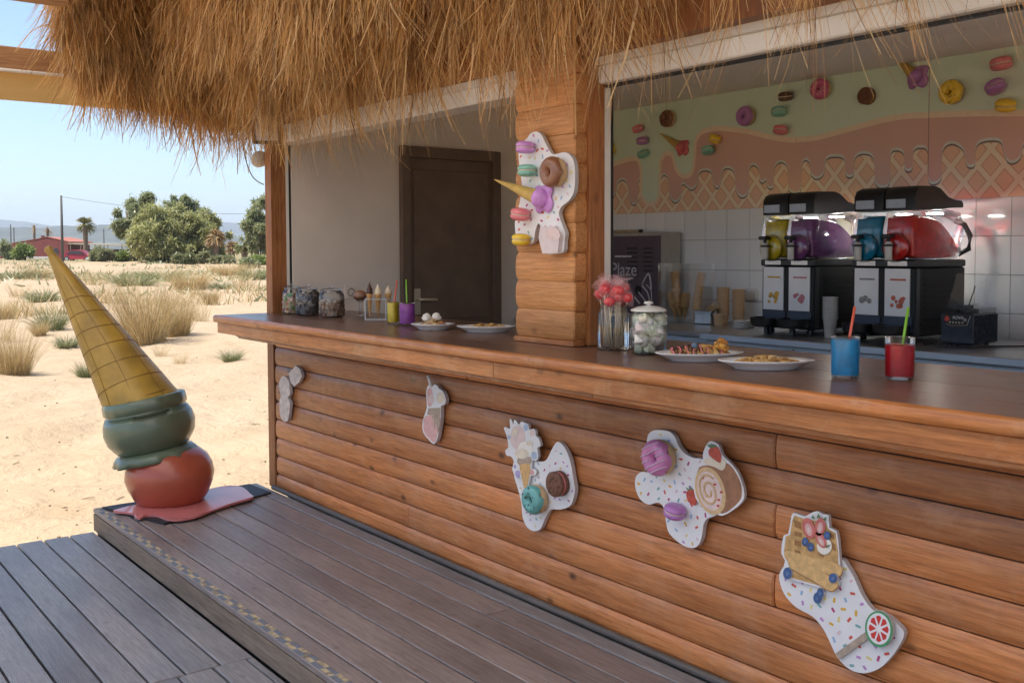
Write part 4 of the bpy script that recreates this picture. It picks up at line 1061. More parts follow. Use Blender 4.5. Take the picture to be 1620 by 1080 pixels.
def decal(par, pts, ox, oy, sc, Y, mat, name='print', n=3, smooth=True):
    poly = tr(pts, ox, oy, sc, Y)
    if smooth: poly = smooth_loop(poly, n)
    return mk(name, G().slab(poly, Y+.0006, Y), mat, par)
def circ(cx, cy, rx, ry=None, n=14, rot=0, wob=0):
    ry = ry or rx
    return [(cx+rx*(1+wob*math.sin(5*a))*math.cos(a)*math.cos(rot)-ry*math.sin(a)*math.sin(rot), cy+rx*(1+wob*math.sin(5*a))*math.cos(a)*math.sin(rot)+ry*math.sin(a)*math.cos(rot)) for a in (2*PI*k/n for k in range(n))]
PINK = plain('print_pink', (.72, .42, .40), .5, .12, 40); PINKL = plain('print_pale_pink', (.74, .58, .55), .5, .10, 40)
CRM = plain('print_cream', (.76, .66, .52), .5, .10, 40); ORNG = plain('print_cone', (.66, .40, .17), .5, .22, 60)
BRN = plain('print_brown', (.34, .16, .085), .5, .18, 40); TANP = plain('print_taupe', (.42, .33, .26), .5, .2, 50)
STRW = plain('print_strawberry', (.50, .075, .05), .4, .22, 60); LGRN = plain('print_leaf', (.10, .22, .10), .5, .2)
BLUB = plain('print_blueberry', (.055, .115, .28), .45, .3, 60); LIL = plain('print_lilac', (.42, .36, .60), .5, .15, 40)
PBLUE = plain('print_blue', (.42, .52, .66), .5, .12, 40); WAFP = plain('print_waffle', (.55, .33, .13), .5, .25, 50); WAFD = plain('print_waffle_dark', (.33, .16, .055), .5, .2, 50)
CROWN = plain('print_berry_crown', (.13, .21, .40), .5, .2, 60)
GREYP = plain('faded_print', (.64, .56, .51), .6, .22, 35)

# far-left faded shake cut-outs
t = Thing('cutout_board', 'faded bottle shaped cut-out nearest the corner post', 'decoration', tuple(on(450, 664, 1, WB)), GB)
cut(t, [(130, 155), (165, 190), (175, 280), (160, 310), (175, 350), (165, 450), (150, 480), (125, 475), (105, 430), (100, 330), (110, 300), (95, 230), (105, 180)], 420, 560, 4.5, WB, WF, GREYP, 'board')
t = Thing('cutout_board', 'small faded leaf shaped cut-out beside the bottle shaped one', 'decoration', tuple(on(468, 606, 1, WB)), GB)
cut(t, [(215, 80), (245, 105), (260, 160), (240, 200), (205, 230), (180, 200), (165, 140)], 420, 560, 4.5, WB, WF, GREYP, 'board', smooth=False)
# milkshake
t = Thing('milkshake_cutout', 'pink milkshake cut-out with cream and a straw below the bar edge', 'decoration', tuple(on(685, 690, 1, WB)), GB)
O5 = (420, 560, 4.5)
bd = cut(t, [(1150, 240), (1165, 218), (1185, 235), (1200, 215), (1225, 225), (1235, 245), (1265, 265), (1285, 320), (1275, 360), (1250, 370), (1250, 450), (1240, 520), (1225, 600), (1200, 640), (1165, 610), (1125, 560), (1118, 500), (1130, 440), (1150, 380), (1145, 290)], *O5, WB, WF, WHITE, 'board', 2)
decal(bd, [(1155, 250), (1180, 245), (1190, 300), (1185, 360), (1160, 370), (1152, 310)], *O5, WF-.0018, PINK)
decal(bd, circ(1245, 310, 28, 40), *O5, WF-.0018, CRM); decal(bd, circ(1180, 320, 18, 34), *O5, WF-.0026, PINKL)
decal(bd, [(1160, 385), (1245, 380), (1243, 440), (1150, 430)], *O5, WF-.0018, TANP, smooth=False)
decal(bd, [(1140, 440), (1240, 440), (1230, 520), (1215, 600), (1198, 628), (1165, 600), (1130, 555), (1124, 500)], *O5, WF-.0026, PINK)
decal(bd, [(1185, 440), (1242, 440), (1228, 560), (1215, 480), (1205, 530), (1195, 470)], *O5, WF-.0034, TANP)
A = on(420+1158/4.5, 560+152/4.5, 1, WF); B = on(420+1182/4.5, 560+232/4.5, 1, WF)
mk('straw', G().tube([A, B], .008, 8), WHITE, t, smooth=True)

# splat with sundae, teal donut and cookie
O6 = (760, 640, 4.911)
t = Thing('sprinkle_board', 'white sprinkle board carrying a sundae, a teal donut and a cookie', 'decoration', tuple(on(840, 838, 1, WB)), GB)
board(t, smooth_loop(tr([(265, 560), (290, 640), (320, 760), (330, 870), (365, 950), (420, 980), (470, 960), (500, 890), (545, 815), (620, 812), (690, 790), (720, 740), (735, 660), (720, 560), (700, 440), (660, 340), (615, 290), (585, 300), (550, 360), (520, 420), (490, 440), (420, 440), (330, 460), (270, 500)], *O6, WF), 3), WB, WF, 70, .013)
t = Thing('sundae_cutout', 'flat ice cream sundae cut-out with pink scoop and orange cone', 'decoration', tuple(on(822, 770, 1, WF)), 'printed cut-outs')
Y1 = WF-.014
bd = cut(t, [(200, 385), (195, 350), (218, 330), (205, 240), (183, 185), (200, 172), (232, 185), (228, 118), (243, 115), (258, 155), (262, 120), (278, 122), (300, 155), (318, 130), (345, 140), (372, 150), (382, 195), (410, 185), (430, 205), (430, 240), (455, 260), (468, 320), (442, 335), (452, 400), (430, 437), (405, 430), (400, 500), (420, 495), (437, 520), (425, 548), (390, 555), (375, 640), (340, 655), (315, 560), (280, 565), (248, 500), (262, 440), (238, 400), (215, 398)], *O6, WF-.0022, Y1, WHITE, 'board', 2)
for pts, mt, k in ((circ(290, 255, 58, 95, wob=.05), PINKL, 1), (circ(350, 340, 60, 55, wob=.08), WHIP, 2), (circ(320, 380, 52, 40), CRM, 3), ([(290, 415), (392, 405), (385, 465), (300, 470)], TANP, 2), ([(305, 468), (385, 462), (378, 560), (358, 640), (338, 642), (318, 550)], ORNG, 3),
                   (circ(222, 252, 12, 18), PBLUE, 1), (circ(352, 175, 18, 28), PBLUE, 1), (circ(402, 220, 20, 26), PINKL, 1), (circ(418, 395, 22, 32), PBLUE, 1), (circ(400, 525, 18, 22), PINK, 1), (circ(290, 535, 20, 28), LIL, 1), (circ(268, 480, 9, 16), LIL, 1), (circ(380, 300, 26, 20), CRM, 3), (circ(268, 215, 22, 30), CRM, 3)):
    decal(bd, pts, *O6, Y1-.001-.0007*k, mt, n=2)
donut('teal glazed donut with dark sprinkles on the middle wall board', 760+418/4.911, 640+735/4.911, 46, WF-.0025, plain('glaze_teal', (.14, .40, .38), .3, .08, 25, coat=.3), dots=CHOC)
def cookie(label, px, py, hpx, Y, c_top, c_fill, group=None):
    P = on(px, py, 1, Y); s = mpp(P); R_ = hpx*s/2; t_ = Thing('sandwich_cookie', label, 'cookie', (P.x, Y, P.z), group)
    h = R_*.34; P = on(px, py, 1, Y-h*1.6); t_.loc = Vector((P.x, Y, P.z)); t_.o.location = t_.loc; M_ = ang_frame(t_.loc)
    w_ = lambda a, k: 1+.015*math.sin(16*a)
    mk('wafer', G().lathe([(R_*.96, 0), (R_, h*.2), (R_, h*.8), (R_*.95, h)], 32, M_, w_), c_top, t_, smooth=True, auto=50)
    mk('filling', G().lathe([(R_*.93, h*1.01), (R_*.96, h*1.25), (R_*.93, h*1.5)], 28, M_), c_fill, t_, smooth=True)
    wf_ = mk('wafer', G().lathe([(R_*.95, h*1.51), (R_, h*1.7), (R_, h*2.3), (R_*.94, h*2.5), (0, h*2.5)], 32, M_, w_), c_top, t_, smooth=True, auto=50)
    for k in range(7):
        a = 2*PI*k/7; mk('embossing', G().lathe([(R_*.16, 0), (R_*.15, R_*.05), (0, R_*.06)], 10, M_ @ Matrix.Translation((R_*.55*math.cos(a), R_*.55*math.sin(a), h*2.49))), c_top, wf_, smooth=True)
cookie('brown sandwich cookie with pink filling beside the teal donut', 760+590/4.911, 640+615/4.911, 40, WF-.0025, plain('cookie', (.17, .075, .045), .7, .3, 50, bmp=.5), gz('pink'))

# splat with roll cake
O7 = (980, 660, 4.909)
t = Thing('sprinkle_board', 'white sprinkle board carrying a swiss roll, pink donut and purple macaron', 'decoration', tuple(on(1080, 864, 1, WB)), GB)
board(t, smooth_loop(tr([(215, 180), (235, 120), (290, 97), (385, 108), (430, 150), (460, 220), (510, 280), (580, 315), (650, 325), (760, 420), (800, 600), (760, 750), (690, 780), (655, 830), (640, 930), (605, 1000), (545, 1010), (470, 975), (390, 900), (365, 820), (345, 700), (300, 660), (225, 675), (160, 630), (125, 540), (130, 460), (175, 420), (225, 420), (215, 300)], *O7, WF), 3), WB, WF, 85, .015)
t = Thing('roll_cake_cutout', 'flat swiss roll cut-out topped with cream and a strawberry', 'decoration', tuple(on(1140, 810, 1, WF)), 'printed cut-outs')
bd = cut(t, [(600, 370), (648, 340), (648, 290), (665, 235), (690, 195), (720, 185), (770, 212), (800, 290), (850, 340), (910, 410), (950, 500), (972, 600), (950, 660), (880, 720), (800, 762), (740, 740), (640, 680), (590, 620), (575, 500), (580, 420)], *O7, WF-.0022, Y1, WHITE, 'board', 2)
decal(bd, [(620, 385), (700, 370), (800, 350), (860, 370), (910, 440), (945, 520), (948, 600), (930, 650), (860, 715), (800, 745), (730, 720), (620, 600), (600, 480)], *O7, Y1-.0018, BRN, n=2)
decal(bd, circ(705, 570, 112, 190, 22, -.28), *O7, Y1-.0026, plain('print_sponge', (.66, .45, .24), .5, .12, 60), n=2)
decal(bd, circ(700, 570, 90, 155, 22, -.28), *O7, Y1-.0033, PINKL, n=2)
sp = []
for k in range(34):
    a = k*.36; q = .18+.80*k/33; x = 78*q*math.cos(a); y = 138*q*math.sin(a)
    sp.append((700+x*math.cos(-.28)-y*math.sin(-.28), 572+x*math.sin(-.28)+y*math.cos(-.28)))
pts3 = [Vector((x, Y1-.0036, z)) for x, z in tr(smooth_line(sp, 3), *O7, Y1)]
mk('swirl', G().tube(pts3, .0042, 5), MATS['print_sponge'], bd)
for cx, cy in ((645, 470), (740, 520), (680, 610), (770, 640), (765, 685), (790, 580)): decal(bd, circ(cx, cy, 12, 10, 8), *O7, Y1-.0042, STRW, n=1)
decal(bd, [(655, 345), (680, 310), (740, 320), (790, 320), (820, 330), (822, 380), (795, 412), (740, 385), (690, 370)], *O7, Y1-.0034, CRM)
decal(bd, [(692, 255), (720, 225), (755, 225), (785, 275), (788, 340), (770, 350), (720, 315), (695, 290)], *O7, Y1-.0042, STRW)
for k in range(5): decal(bd, [(700+k*10, 236), (672+k*18, 195+6*abs(k-2)), (712+k*10, 226)], *O7, Y1-.0048, LGRN, smooth=False)
t = Thing('strawberry_cutout', 'single red strawberry cut-out left of the swiss roll', 'decoration', tuple(on(1095, 800, 1, WF)), 'printed cut-outs')
bd = cut(t, [(520, 585), (545, 560), (585, 565), (603, 600), (602, 650), (590, 682), (560, 672), (530, 645)], *O7, WF-.0022, WF-.009, STRW, 'board')
for k in range(4): decal(bd, [(530+k*15, 566), (512+k*24, 540-(k % 2)*14), (545+k*13, 560)], *O7, WF-.0106, LGRN, smooth=False)
donut('pink donut with lilac drizzle above the swiss roll', 980+300/4.909, 660+312/4.909, 57, WF-.0025, plain('glaze_orchid', (.56, .20, .42), .3, .08, 25, coat=.3), lines=plain('glaze_pale', (.66, .52, .66), .4, .05))
macaron('purple macaron under the swiss roll board', 980+440/4.909, 660+728/4.909, 36, WF-.0025, gz('purple'), .22)

# splat with waffle and lollipop
O8 = (1200, 780, 3.6)
t = Thing('sprinkle_board', 'white sprinkle board shaped like a sock under the waffle', 'decoration', tuple(on(1370, 1060, 1, WB)), GB)
board(t, smooth_loop(tr([(120, 460), (165, 400), (250, 410), (400, 380), (470, 370), (510, 420), (545, 480), (590, 580), (650, 660), (740, 700), (800, 750), (830, 800), (800, 870), (740, 950), (680, 1000), (600, 1022), (520, 1000), (450, 930), (410, 850), (370, 770), (310, 700), (220, 650), (160, 590), (130, 530)], *O8, WF), 3), WB, WF, 80, .016)
t = Thing('waffle_cutout', 'flat waffle cut-out topped with strawberries and blueberries', 'decoration', tuple(on(1290, 930, 1, WF)), 'printed cut-outs')
bd = cut(t, [(200, 110), (260, 130), (290, 118), (330, 100), (370, 120), (400, 125), (405, 195), (445, 215), (460, 330), (465, 450), (440, 470), (462, 520), (425, 552), (385, 545), (190, 490), (160, 490), (140, 440), (152, 380), (130, 340), (143, 240), (170, 230), (185, 150)], *O8, WF-.0022, Y1, WHITE, 'board', 2)
decal(bd, [(205, 125), (260, 145), (380, 165), (400, 205), (438, 225), (452, 330), (455, 440), (430, 460), (165, 350), (145, 330), (155, 245), (180, 235), (192, 155)], *O8, Y1-.0018, WAFP, smooth=False)
decal(bd, [(165, 360), (430, 462), (450, 515), (400, 540), (195, 482), (175, 420)], *O8, Y1-.0018, WAFP, smooth=False)
for q in ([(200, 150), (240, 165), (245, 205), (205, 190)], [(205, 215), (245, 225), (245, 250), (205, 240)], [(205, 265), (240, 275), (240, 305), (205, 295)], [(405, 215), (428, 235), (432, 265), (410, 250)], [(415, 280), (436, 290), (440, 330), (418, 318)], [(205, 320), (235, 328), (240, 345), (205, 335)], [(340, 330), (370, 342), (372, 365), (345, 355)], [(340, 425), (380, 440), (385, 460), (345, 450)], [(200, 415), (240, 430), (245, 445), (200, 432)]):
    decal(bd, q, *O8, Y1-.0026, WAFD, smooth=False)
WAF2 = plain('print_waffle_light', (.66, .42, .18), .5, .2, 50)
for q, k_ in (([(160, 326), (300, 362), (462, 408), (468, 462), (430, 470), (300, 424), (162, 376)], 0), ([(168, 372), (215, 368), (330, 430), (448, 500), (432, 548), (392, 548), (300, 490), (185, 425)], 2)):
    decal(bd, [(x+3, y+7) for x, y in q], *O8, Y1-.0030-.0007*k_, WAFD); decal(bd, q, *O8, Y1-.0036-.0007*k_, WAF2)
for x0_ in (262, 300, 340): decal(bd, [(x0_, 150), (x0_+9, 152), (x0_+6, 335), (x0_-3, 333)], *O8, Y1-.0024, WAF2, smooth=False)
decal(bd, circ(375, 300, 42, 48), *O8, Y1-.0052, WHIP)
for cx, cy, rx, ry, ro in ((285, 200, 34, 62, -.25), (350, 190, 30, 52, .15), (355, 265, 26, 52, -.5)):
    decal(bd, circ(cx, cy, rx, ry, 12, ro), *O8, Y1-.0060, plain('print_cut_strawberry', (.60, .16, .14), .4, .15, 40)); decal(bd, circ(cx, cy+6, rx*.55, ry*.6, 10, ro), *O8, Y1-.0067, PINK); decal(bd, circ(cx, cy+8, rx*.22, ry*.3, 8, ro), *O8, Y1-.0074, PINKL)
for cx, cy in ((264, 276), (295, 305), (390, 240)): decal(bd, circ(cx, cy, 18, 25), *O8, Y1-.0082, BLUB); decal(bd, circ(cx, cy+2, 6, 8, 8), *O8, Y1-.0089, CROWN, n=1)
for q in ([(300, 140), (310, 122), (322, 150)], [(330, 140), (340, 112), (352, 142)], [(365, 148), (388, 130), (380, 158)], [(380, 300), (410, 290), (388, 312)]): decal(bd, q, *O8, Y1-.0089, LGRN, smooth=False)
for k, (lab, pts) in enumerate((('lone blueberry cut-out at the left of the waffle', [circ(165, 455, 24, 34)]), ('blueberry cut-out at the lower right corner of the waffle', [circ(425, 482, 24, 28)]), ('pair of blueberries cut-out below the waffle', [circ(337, 594, 24, 32), circ(352, 568, 20, 28)]))):
    P = tr([pts[0][0]], *O8, WF)[0]; t = Thing('blueberry_cutout', lab, 'decoration', (P[0], WF, P[1]), 'printed cut-outs')
    Yb_ = Y1 if k < 2 else WF-.0022
    for j, q in enumerate(pts):
        b_ = cut(t, q, *O8, Yb_-.0020, Yb_-.010-.002*j, BLUB, 'board', 2)
        cx = sum(p[0] for p in q)/len(q); cy = sum(p[1] for p in q)/len(q); decal(b_, circ(cx-3, cy+3, 9, 11, 8), *O8, Yb_-.0118-.002*j, CROWN, n=1)
t = Thing('lollipop_cutout', 'round watermelon slice lollipop on the waffle board', 'decoration', tuple(on(1390, 995, 1, WF)), 'printed cut-outs')
A, B = [Vector((q[0], WF-.010, q[1])) for q in tr([(632, 800), (462, 922)], *O8, WF)]
stk = (B-A).normalized(); nrm_ = Vector((-stk.z, 0, stk.x))*.0095
mk('stick', G().slab([(p.x, p.z) for p in (A+nrm_, B+nrm_, B-nrm_, A-nrm_)], WF-.0022, WF-.012), TANP, t)
bd = cut(t, circ(686, 772, 78, 104, 20, -.15), *O8, WF-.0125, WF-.024, plain('print_rind', (.08, .30, .14), .4, .08), 'disc', 2)
decal(bd, circ(684, 770, 66, 90, 20, -.15), *O8, WF-.0258, WHITE, n=2)
for k in range(8):
    a = 2*PI*k/8+.2; w_ = []
    for r_, da in ((.22, 0), (.78, -.30), (.86, 0), (.78, .30)):
        x, y = 66*r_*math.cos(a+da), 90*r_*math.sin(a+da); w_.append((684+x*math.cos(-.15)-y*math.sin(-.15), 770+x*math.sin(-.15)+y*math.cos(-.15)))
    decal(bd, w_, *O8, WF-.0266, plain('print_red', (.60, .045, .04), .35, .1), smooth=False)

# pillar board
PB, PFr = -.013, -.031; OP = (780, 180, 4.5)
t = Thing('sprinkle_board', 'white sprinkle board on the log pillar with macarons and a cone', 'decoration', tuple(on(875, 400, 1, PB)), 'cut-out boards on the pillar')
board(t, smooth_loop(tr([(215, 200), (245, 175), (270, 140), (310, 128), (345, 150), (375, 210), (410, 275), (440, 290), (510, 275), (555, 300), (580, 360), (585, 460), (575, 560), (540, 620), (490, 660), (470, 710), (490, 780), (515, 850), (510, 900), (500, 985), (440, 997), (380, 995), (360, 900), (350, 830), (325, 780), (303, 830), (290, 910), (260, 930), (180, 930), (160, 830), (160, 760), (190, 640), (205, 520), (200, 440), (185, 330), (185, 230)], *OP, PFr), 3), PB, PFr, 95, .016)
macaron('purple macaron at the top of the pillar board', 780+238/4.5, 180+240/4.5, 31, PFr-.002, gz('lilac'), .06)
macaron('mint green macaron second from the top of the pillar board', 780+250/4.5, 180+405/4.5, 31, PFr-.002, gz('mint'), 0)
macaron('pink macaron low on the pillar board under the cone', 780+203/4.5, 180+716/4.5, 32, PFr-.002, gz('pink'), .18)
macaron('yellow macaron at the bottom of the pillar board', 780+207/4.5, 180+896/4.5, 30, PFr-.002, gz('yellow'), .06)
donut('chocolate glazed donut on the pillar board', 780+425/4.5, 180+415/4.5, 48, PFr-.002, plain('glaze_milk_chocolate', (.27, .115, .06), .3, .12, 25, coat=.3))
wall_cone('dropped cone with a purple scoop sticking out of the pillar board', 780+20/4.5, 180+468/4.5, 780+370/4.5, 180+605/4.5, 16, PFr-.002, gz('lilac'), .03)
t = Thing('marshmallow_block', 'pale pink marshmallow block at the foot of the pillar board', 'decoration', tuple(on(874, 400, 1, PFr)))
bl = mk('block', G().slab(tr([(365, 805), (465, 800), (500, 880), (490, 990), (380, 995), (352, 880)], *OP, PFr), PFr-.002, PFr-.022), plain('pale_pink_foam', (.70, .60, .60), .6, .06), t)
decal(bl, [(385, 825), (455, 820), (475, 880), (420, 905), (375, 870)], *OP, PFr-.0235, PINKL)

# ================================================================== MURAL
YM = 2.7115
mur = Thing('mural_panel', 'printed mural of mint and chocolate drips over waffle', 'mural', (DW+.1, YM, 1.78))
m, nt, b = nodes_of('waffle_print')
tc = nt.nodes.new('ShaderNodeTexCoord'); sp_ = nt.nodes.new('ShaderNodeSeparateXYZ'); nt.links.new(tc.outputs['Object'], sp_.inputs[0])
def mth(op, a, b_=None):
    n = nt.nodes.new('ShaderNodeMath'); n.operation = op
    for i_, v_ in enumerate((a, b_)):
        if v_ is None: continue
        if isinstance(v_, (int, float)): n.inputs[i_].default_value = v_
        else: nt.links.new(v_, n.inputs[i_])
    return n.outputs[0]
u1 = mth('MULTIPLY', sp_.outputs[0], 1/.150); v1 = mth('MULTIPLY', sp_.outputs[2], 1/.172)
pa = mth('FRACT', mth('ADD', mth('ADD', u1, v1), 50.0)); pb_ = mth('FRACT', mth('ADD', mth('SUBTRACT', u1, v1), 50.0))
da = mth('ABSOLUTE', mth('SUBTRACT', pa, .5)); db = mth('ABSOLUTE', mth('SUBTRACT', pb_, .5))
mxx = mth('MAXIMUM', da, db)
ridge = ramp(nt, mxx, [(.31, (.85, .56, .38)), (.33, (.66, .39, .24)), (.362, (.70, .42, .27)), (.375, (.88, .71, .53)), (.5, (.90, .76, .58))])
nt.links.new(ridge, b.inputs['Base Color']); b.inputs['Roughness'].default_value = .5
WAFPRINT = m
MINT = plain('print_mint', (.70, .83, .68), .5, .03, 3); CHOCP = plain('print_chocolate', (.74, .475, .405), .5, .04, 3); EDG = plain('print_edge', (.88, .73, .56), .5, .04); GRY = plain('print_highlight', (.72, .73, .67), .5, .06); SHD = plain('print_outline', (.22, .17, .15), .6, .1)
zlo, zhi = 1.776, 2.5645; xl, xr = DW+.002, 5.6
def mq(pts, o): return [(o[0]+x/3.725, 60+y/3.725) for x, y in pts]
low = mq([(60, 850), (85, 850), (98, 905), (112, 922), (126, 900), (138, 845), (168, 824), (195, 848), (208, 930), (232, 972), (256, 940), (262, 840), (283, 808), (300, 830), (330, 860), (365, 840), (385, 830), (410, 795), (436, 822), (446, 920), (478, 957), (508, 930), (514, 860), (530, 850), (545, 862), (575, 882), (605, 855), (618, 785), (655, 768), (692, 782), (707, 850), (724, 872), (742, 850), (757, 772), (790, 754), (826, 782), (838, 890), (872, 926), (907, 895), (914, 765), (940, 735), (970, 760), (976, 822), (995, 840), (1012, 825), (1022, 862), (1040, 874), (1058, 855), (1065, 752), (1100, 718), (1138, 750), (1146, 875)], (940,)) + \
    mq([(0, 905), (28, 870), (34, 735), (58, 705), (82, 732), (86, 790), (120, 816), (160, 788), (176, 702), (230, 685), (284, 702), (291, 788), (315, 806), (338, 788), (347, 692), (400, 667), (455, 697), (464, 835), (507, 869), (549, 838), (556, 672), (597, 647), (635, 672), (639, 750), (660, 771), (684, 750), (691, 652), (735, 631), (775, 657), (779, 815), (808, 846), (855, 808), (862, 650), (920, 607), (985, 647), (1005, 732), (1030, 746), (1053, 728), (1062, 622), (1120, 590), (1200, 594), (1224, 650), (1240, 703), (1275, 721), (1320, 690), (1341, 610), (1400, 560), (1470, 570), (1500, 700), (1550, 730), (1600, 690), (1620, 560), (1700, 540), (1760, 640), (1820, 660), (1870, 520), (2000, 500), (2040, 610), (2090, 620), (2130, 480), (2230, 450), (2280, 620), (2340, 630), (2390, 430), (2520, 400), (2580, 590), (2650, 600), (2700, 370), (2860, 340), (2920, 540), (3000, 550), (3050, 300), (3300, 260)], (1260,))
def wp(p): P = on(p[0], p[1], 1, YM-.003); return (P.x, P.z)
lowW = [wp(p) for p in smooth_line(low, 4)]
def upto(line, z): return [(x, z_) for x, z_ in line]+[(line[-1][0], z), (line[0][0], z)]
mk('waffle_layer', G().box(xl, xr, YM-.003, YM, zlo, zhi), WAFPRINT, mur)
mk('outline', G().slab(upto([(x, z-.026) for x, z in lowW], zhi-.05), YM-.0032, YM-.0036), SHD, mur)
mk('highlight', G().slab(upto([(x, z-.016) for x, z in lowW], zhi-.04), YM-.0038, YM-.0042), GRY, mur)
mk('chocolate_layer', G().slab(upto(lowW, zhi-.03), YM-.0044, YM-.0048), CHOCP, mur)
mint = mq([(60, 752), (85, 745), (150, 720), (230, 698), (268, 715), (284, 790), (288, 925), (330, 966), (374, 935), (382, 800), (386, 725), (408, 682), (438, 667), (470, 688), (490, 765), (530, 802), (570, 785), (584, 715), (590, 620), (608, 572), (642, 538), (720, 520), (820, 525), (920, 540), (1050, 572), (1180, 588)], (940,)) + mq([(0, 585), (120, 572), (300, 525), (480, 475), (640, 445), (800, 436), (1000, 428), (1200, 425), (1341, 424), (1700, 410), (2300, 380), (2800, 330), (3300, 200)], (1260,))
mintW = [wp(p) for p in smooth_line(mint, 4)]
edgeW = []
for i, (x, z) in enumerate(mintW):
    x0, z0 = mintW[max(0, i-1)]; x1, z1 = mintW[min(len(mintW)-1, i+1)]; l = math.hypot(x1-x0, z1-z0) or 1
    k = .034; edgeW.append((x+(z1-z0)/l*k*.75, z-(x1-x0)/l*k))
mk('cream_edge', G().slab(upto(edgeW, zhi-.02), YM-.0050, YM-.0054), EDG, mur)
mk('mint_layer', G().slab([(xl, mintW[0][1])]+upto(mintW, zhi)[:-1]+[(xl, zhi)], YM-.0056, YM-.0060), MINT, mur)
YW = YM-.0062
xs_ = on(1470, 150, 1, YW).x
mk('panel_seam', G().box(xs_-.0018, xs_+.0018, YM-.0066, YM-.0061, 1.92, zhi-.001), plain('seam_shadow', (.30, .22, .19), .8), mur)
GMU = 'sweets glued to the mural'
for lab, px, py, w, c, ti in (('yellow macaron cut by the pillar edge on the mural', 965, 236, 22, 'yellow', 1.4), ('pink macaron leftmost on the mural', 1010, 204, 19, 'pink', -.2), ('purple macaron just under the leftmost pink one on the mural', 1017, 223, 20, 'purple', 0), ('mint macaron lowest of the left three on the mural', 1018, 244, 19, 'mint', -.4),
     ('yellow macaron on the chocolate drip', 1132, 220, 21, 'yellow', .5), ('mint macaron touching the yellow one on the chocolate drip', 1121, 238, 21, 'mint', -.3), ('brown macaron high in the middle of the mural', 1244, 153, 24, 'brown', .05), ('mint macaron under the brown macaron on the mural', 1233, 177, 24, 'mint', -.1), ('pink macaron at the chocolate edge under the mint one', 1236, 206, 24, 'pink', .08),
     ('pink macaron at the top right of the mural', 1585, 101, 34, 'pink', -.08), ('purple macaron in the middle of the right three on the mural', 1576, 138, 32, 'purple', -.5), ('yellow macaron lowest of the right three on the mural', 1592, 167, 32, 'yellow', .2)):
    macaron(lab, px, py, w, YW, gz(c), ti, random.uniform(-.3, .3), GMU)
donut('brown chocolate donut left on the mural', 1056, 188, 27, YW, MATS['glaze_milk_chocolate'], lines=CHOC, group=GMU)
donut('purple glazed donut on the mural above the yellow machine', 1179, 184, 31, YW, gz('purple'), group=GMU)
donut('pink donut on the mural behind the hanging straw', 1298, 141, 33, YW, plain('glaze_rose', (.62, .12, .26), .35, .1, coat=.2), dots=WHIP, group=GMU)
donut('yellow donut with brown sprinkles on the mural', 1505, 146, 38, YW, gz('yellow'), dots=CHOC, group=GMU)
cookie('dark chocolate sandwich cookie on the mural', 1370, 152, 27, YW, MATS['cookie'], gz('yellow'), GMU)
wall_cone('dropped cone with a pink scoop on the mural', 1045, 211, 1081, 234, 9, YW, plain('glaze_salmon', (.66, .15, .17), .35, .1, coat=.2), .02, GMU)
wall_cone('dropped cone with a purple scoop on the mural', 1418, 92, 1453, 122, 13, YW, gz('purple'), .02, GMU)
# ================================================================== THINGS ON THE BAR
def mixmat(name, stops, rough=.5):
    m, nt, b = nodes_of(name); ge = nt.nodes.new('ShaderNodeNewGeometry')
    r = ramp(nt, ge.outputs['Random Per Island'], stops)
    for n in nt.nodes:
        if n.type == 'VALTORGB': n.color_ramp.interpolation = 'CONSTANT'
    nt.links.new(r, b.inputs['Base Color']); b.inputs['Roughness'].default_value = rough; MATS[name] = m; return m
CZ = 1.1112
def T_(P): return Matrix.Translation(P)
def cpt(px, py): P = on(px, py, 2, CZ); return Vector((P.x, P.y, CZ))
def heap(c, r, h, n, size, seed_shape=(1, 1, 1), shell=True):
    g = G()
    for k in range(n):
        a = random.uniform(0, 2*PI); rr_ = r*(random.uniform(.75, .93) if shell and random.random() < .75 else math.sqrt(random.random())*.9)
        z = random.uniform(.06, 1)*h
        if random.random() < .25: rr_ = r*math.sqrt(random.random())*.9; z = h*random.uniform(.93, 1.03)
        s_ = size*random.uniform(.7, 1.2)
        g.ell(Vector((c.x+math.cos(a)*rr_, c.y+math.sin(a)*rr_, c.z+z)), (s_*seed_shape[0], s_*seed_shape[1], s_*seed_shape[2]), 6, 4, Matrix.Rotation(random.uniform(0, 6), 4, 'Z') @ Matrix.Rotation(random.uniform(0, 6), 4, 'X'))
    return g
def jar(label, px, py, wpx, hpx, fillh, fmat, fsize, n=160, dens=None, shape=(1, 1, 1)):
    P = cpt(px, py); s = mpp(P); R_ = wpx*s/2; H = hpx*s
    P = P+Vector((CF.x, CF.y, 0)).normalized()*R_*.8
    t = Thing('glass_jar', label, 'jar', tuple(P), 'lidded sweet jars on the bar')
    mk('jar', G().lathe([(0, .003), (R_*.92, .003), (R_, .014), (R_, H*.66), (R_*.93, H*.74), (R_*.78, H*.79), (R_*.78, H*.83)], 28, T_(P)), GLASSJ, t, smooth=True)
    ld = mk('lid', G().lathe([(R_*.84, H*.828), (R_*.86, H*.845), (R_*.80, H*.875), (R_*.45, H*.91), (R_*.12, H*.925), (R_*.10, H*.94), (R_*.19, H*.96), (R_*.19, H*.985), (R_*.08, H)], 24, T_(P)), GLASS, t, smooth=True)
    mk('seal', G().lathe([(R_*.80, H*.815), (R_*.84, H*.82), (R_*.84, H*.828), (R_*.80, H*.83)], 24, T_(P)), CHROME, ld, smooth=True)
    mk('sweets', G().lathe([(0, .006), (R_*.80, .006), (R_*.80, H*fillh*.93), (0, H*fillh*.96)], 18, T_(P)), dens or fmat, t)
    mk('sweets', heap(P+Vector((0, 0, .004)), R_*.98, H*fillh, n, fsize, shape), fmat, t, kind='stuff')
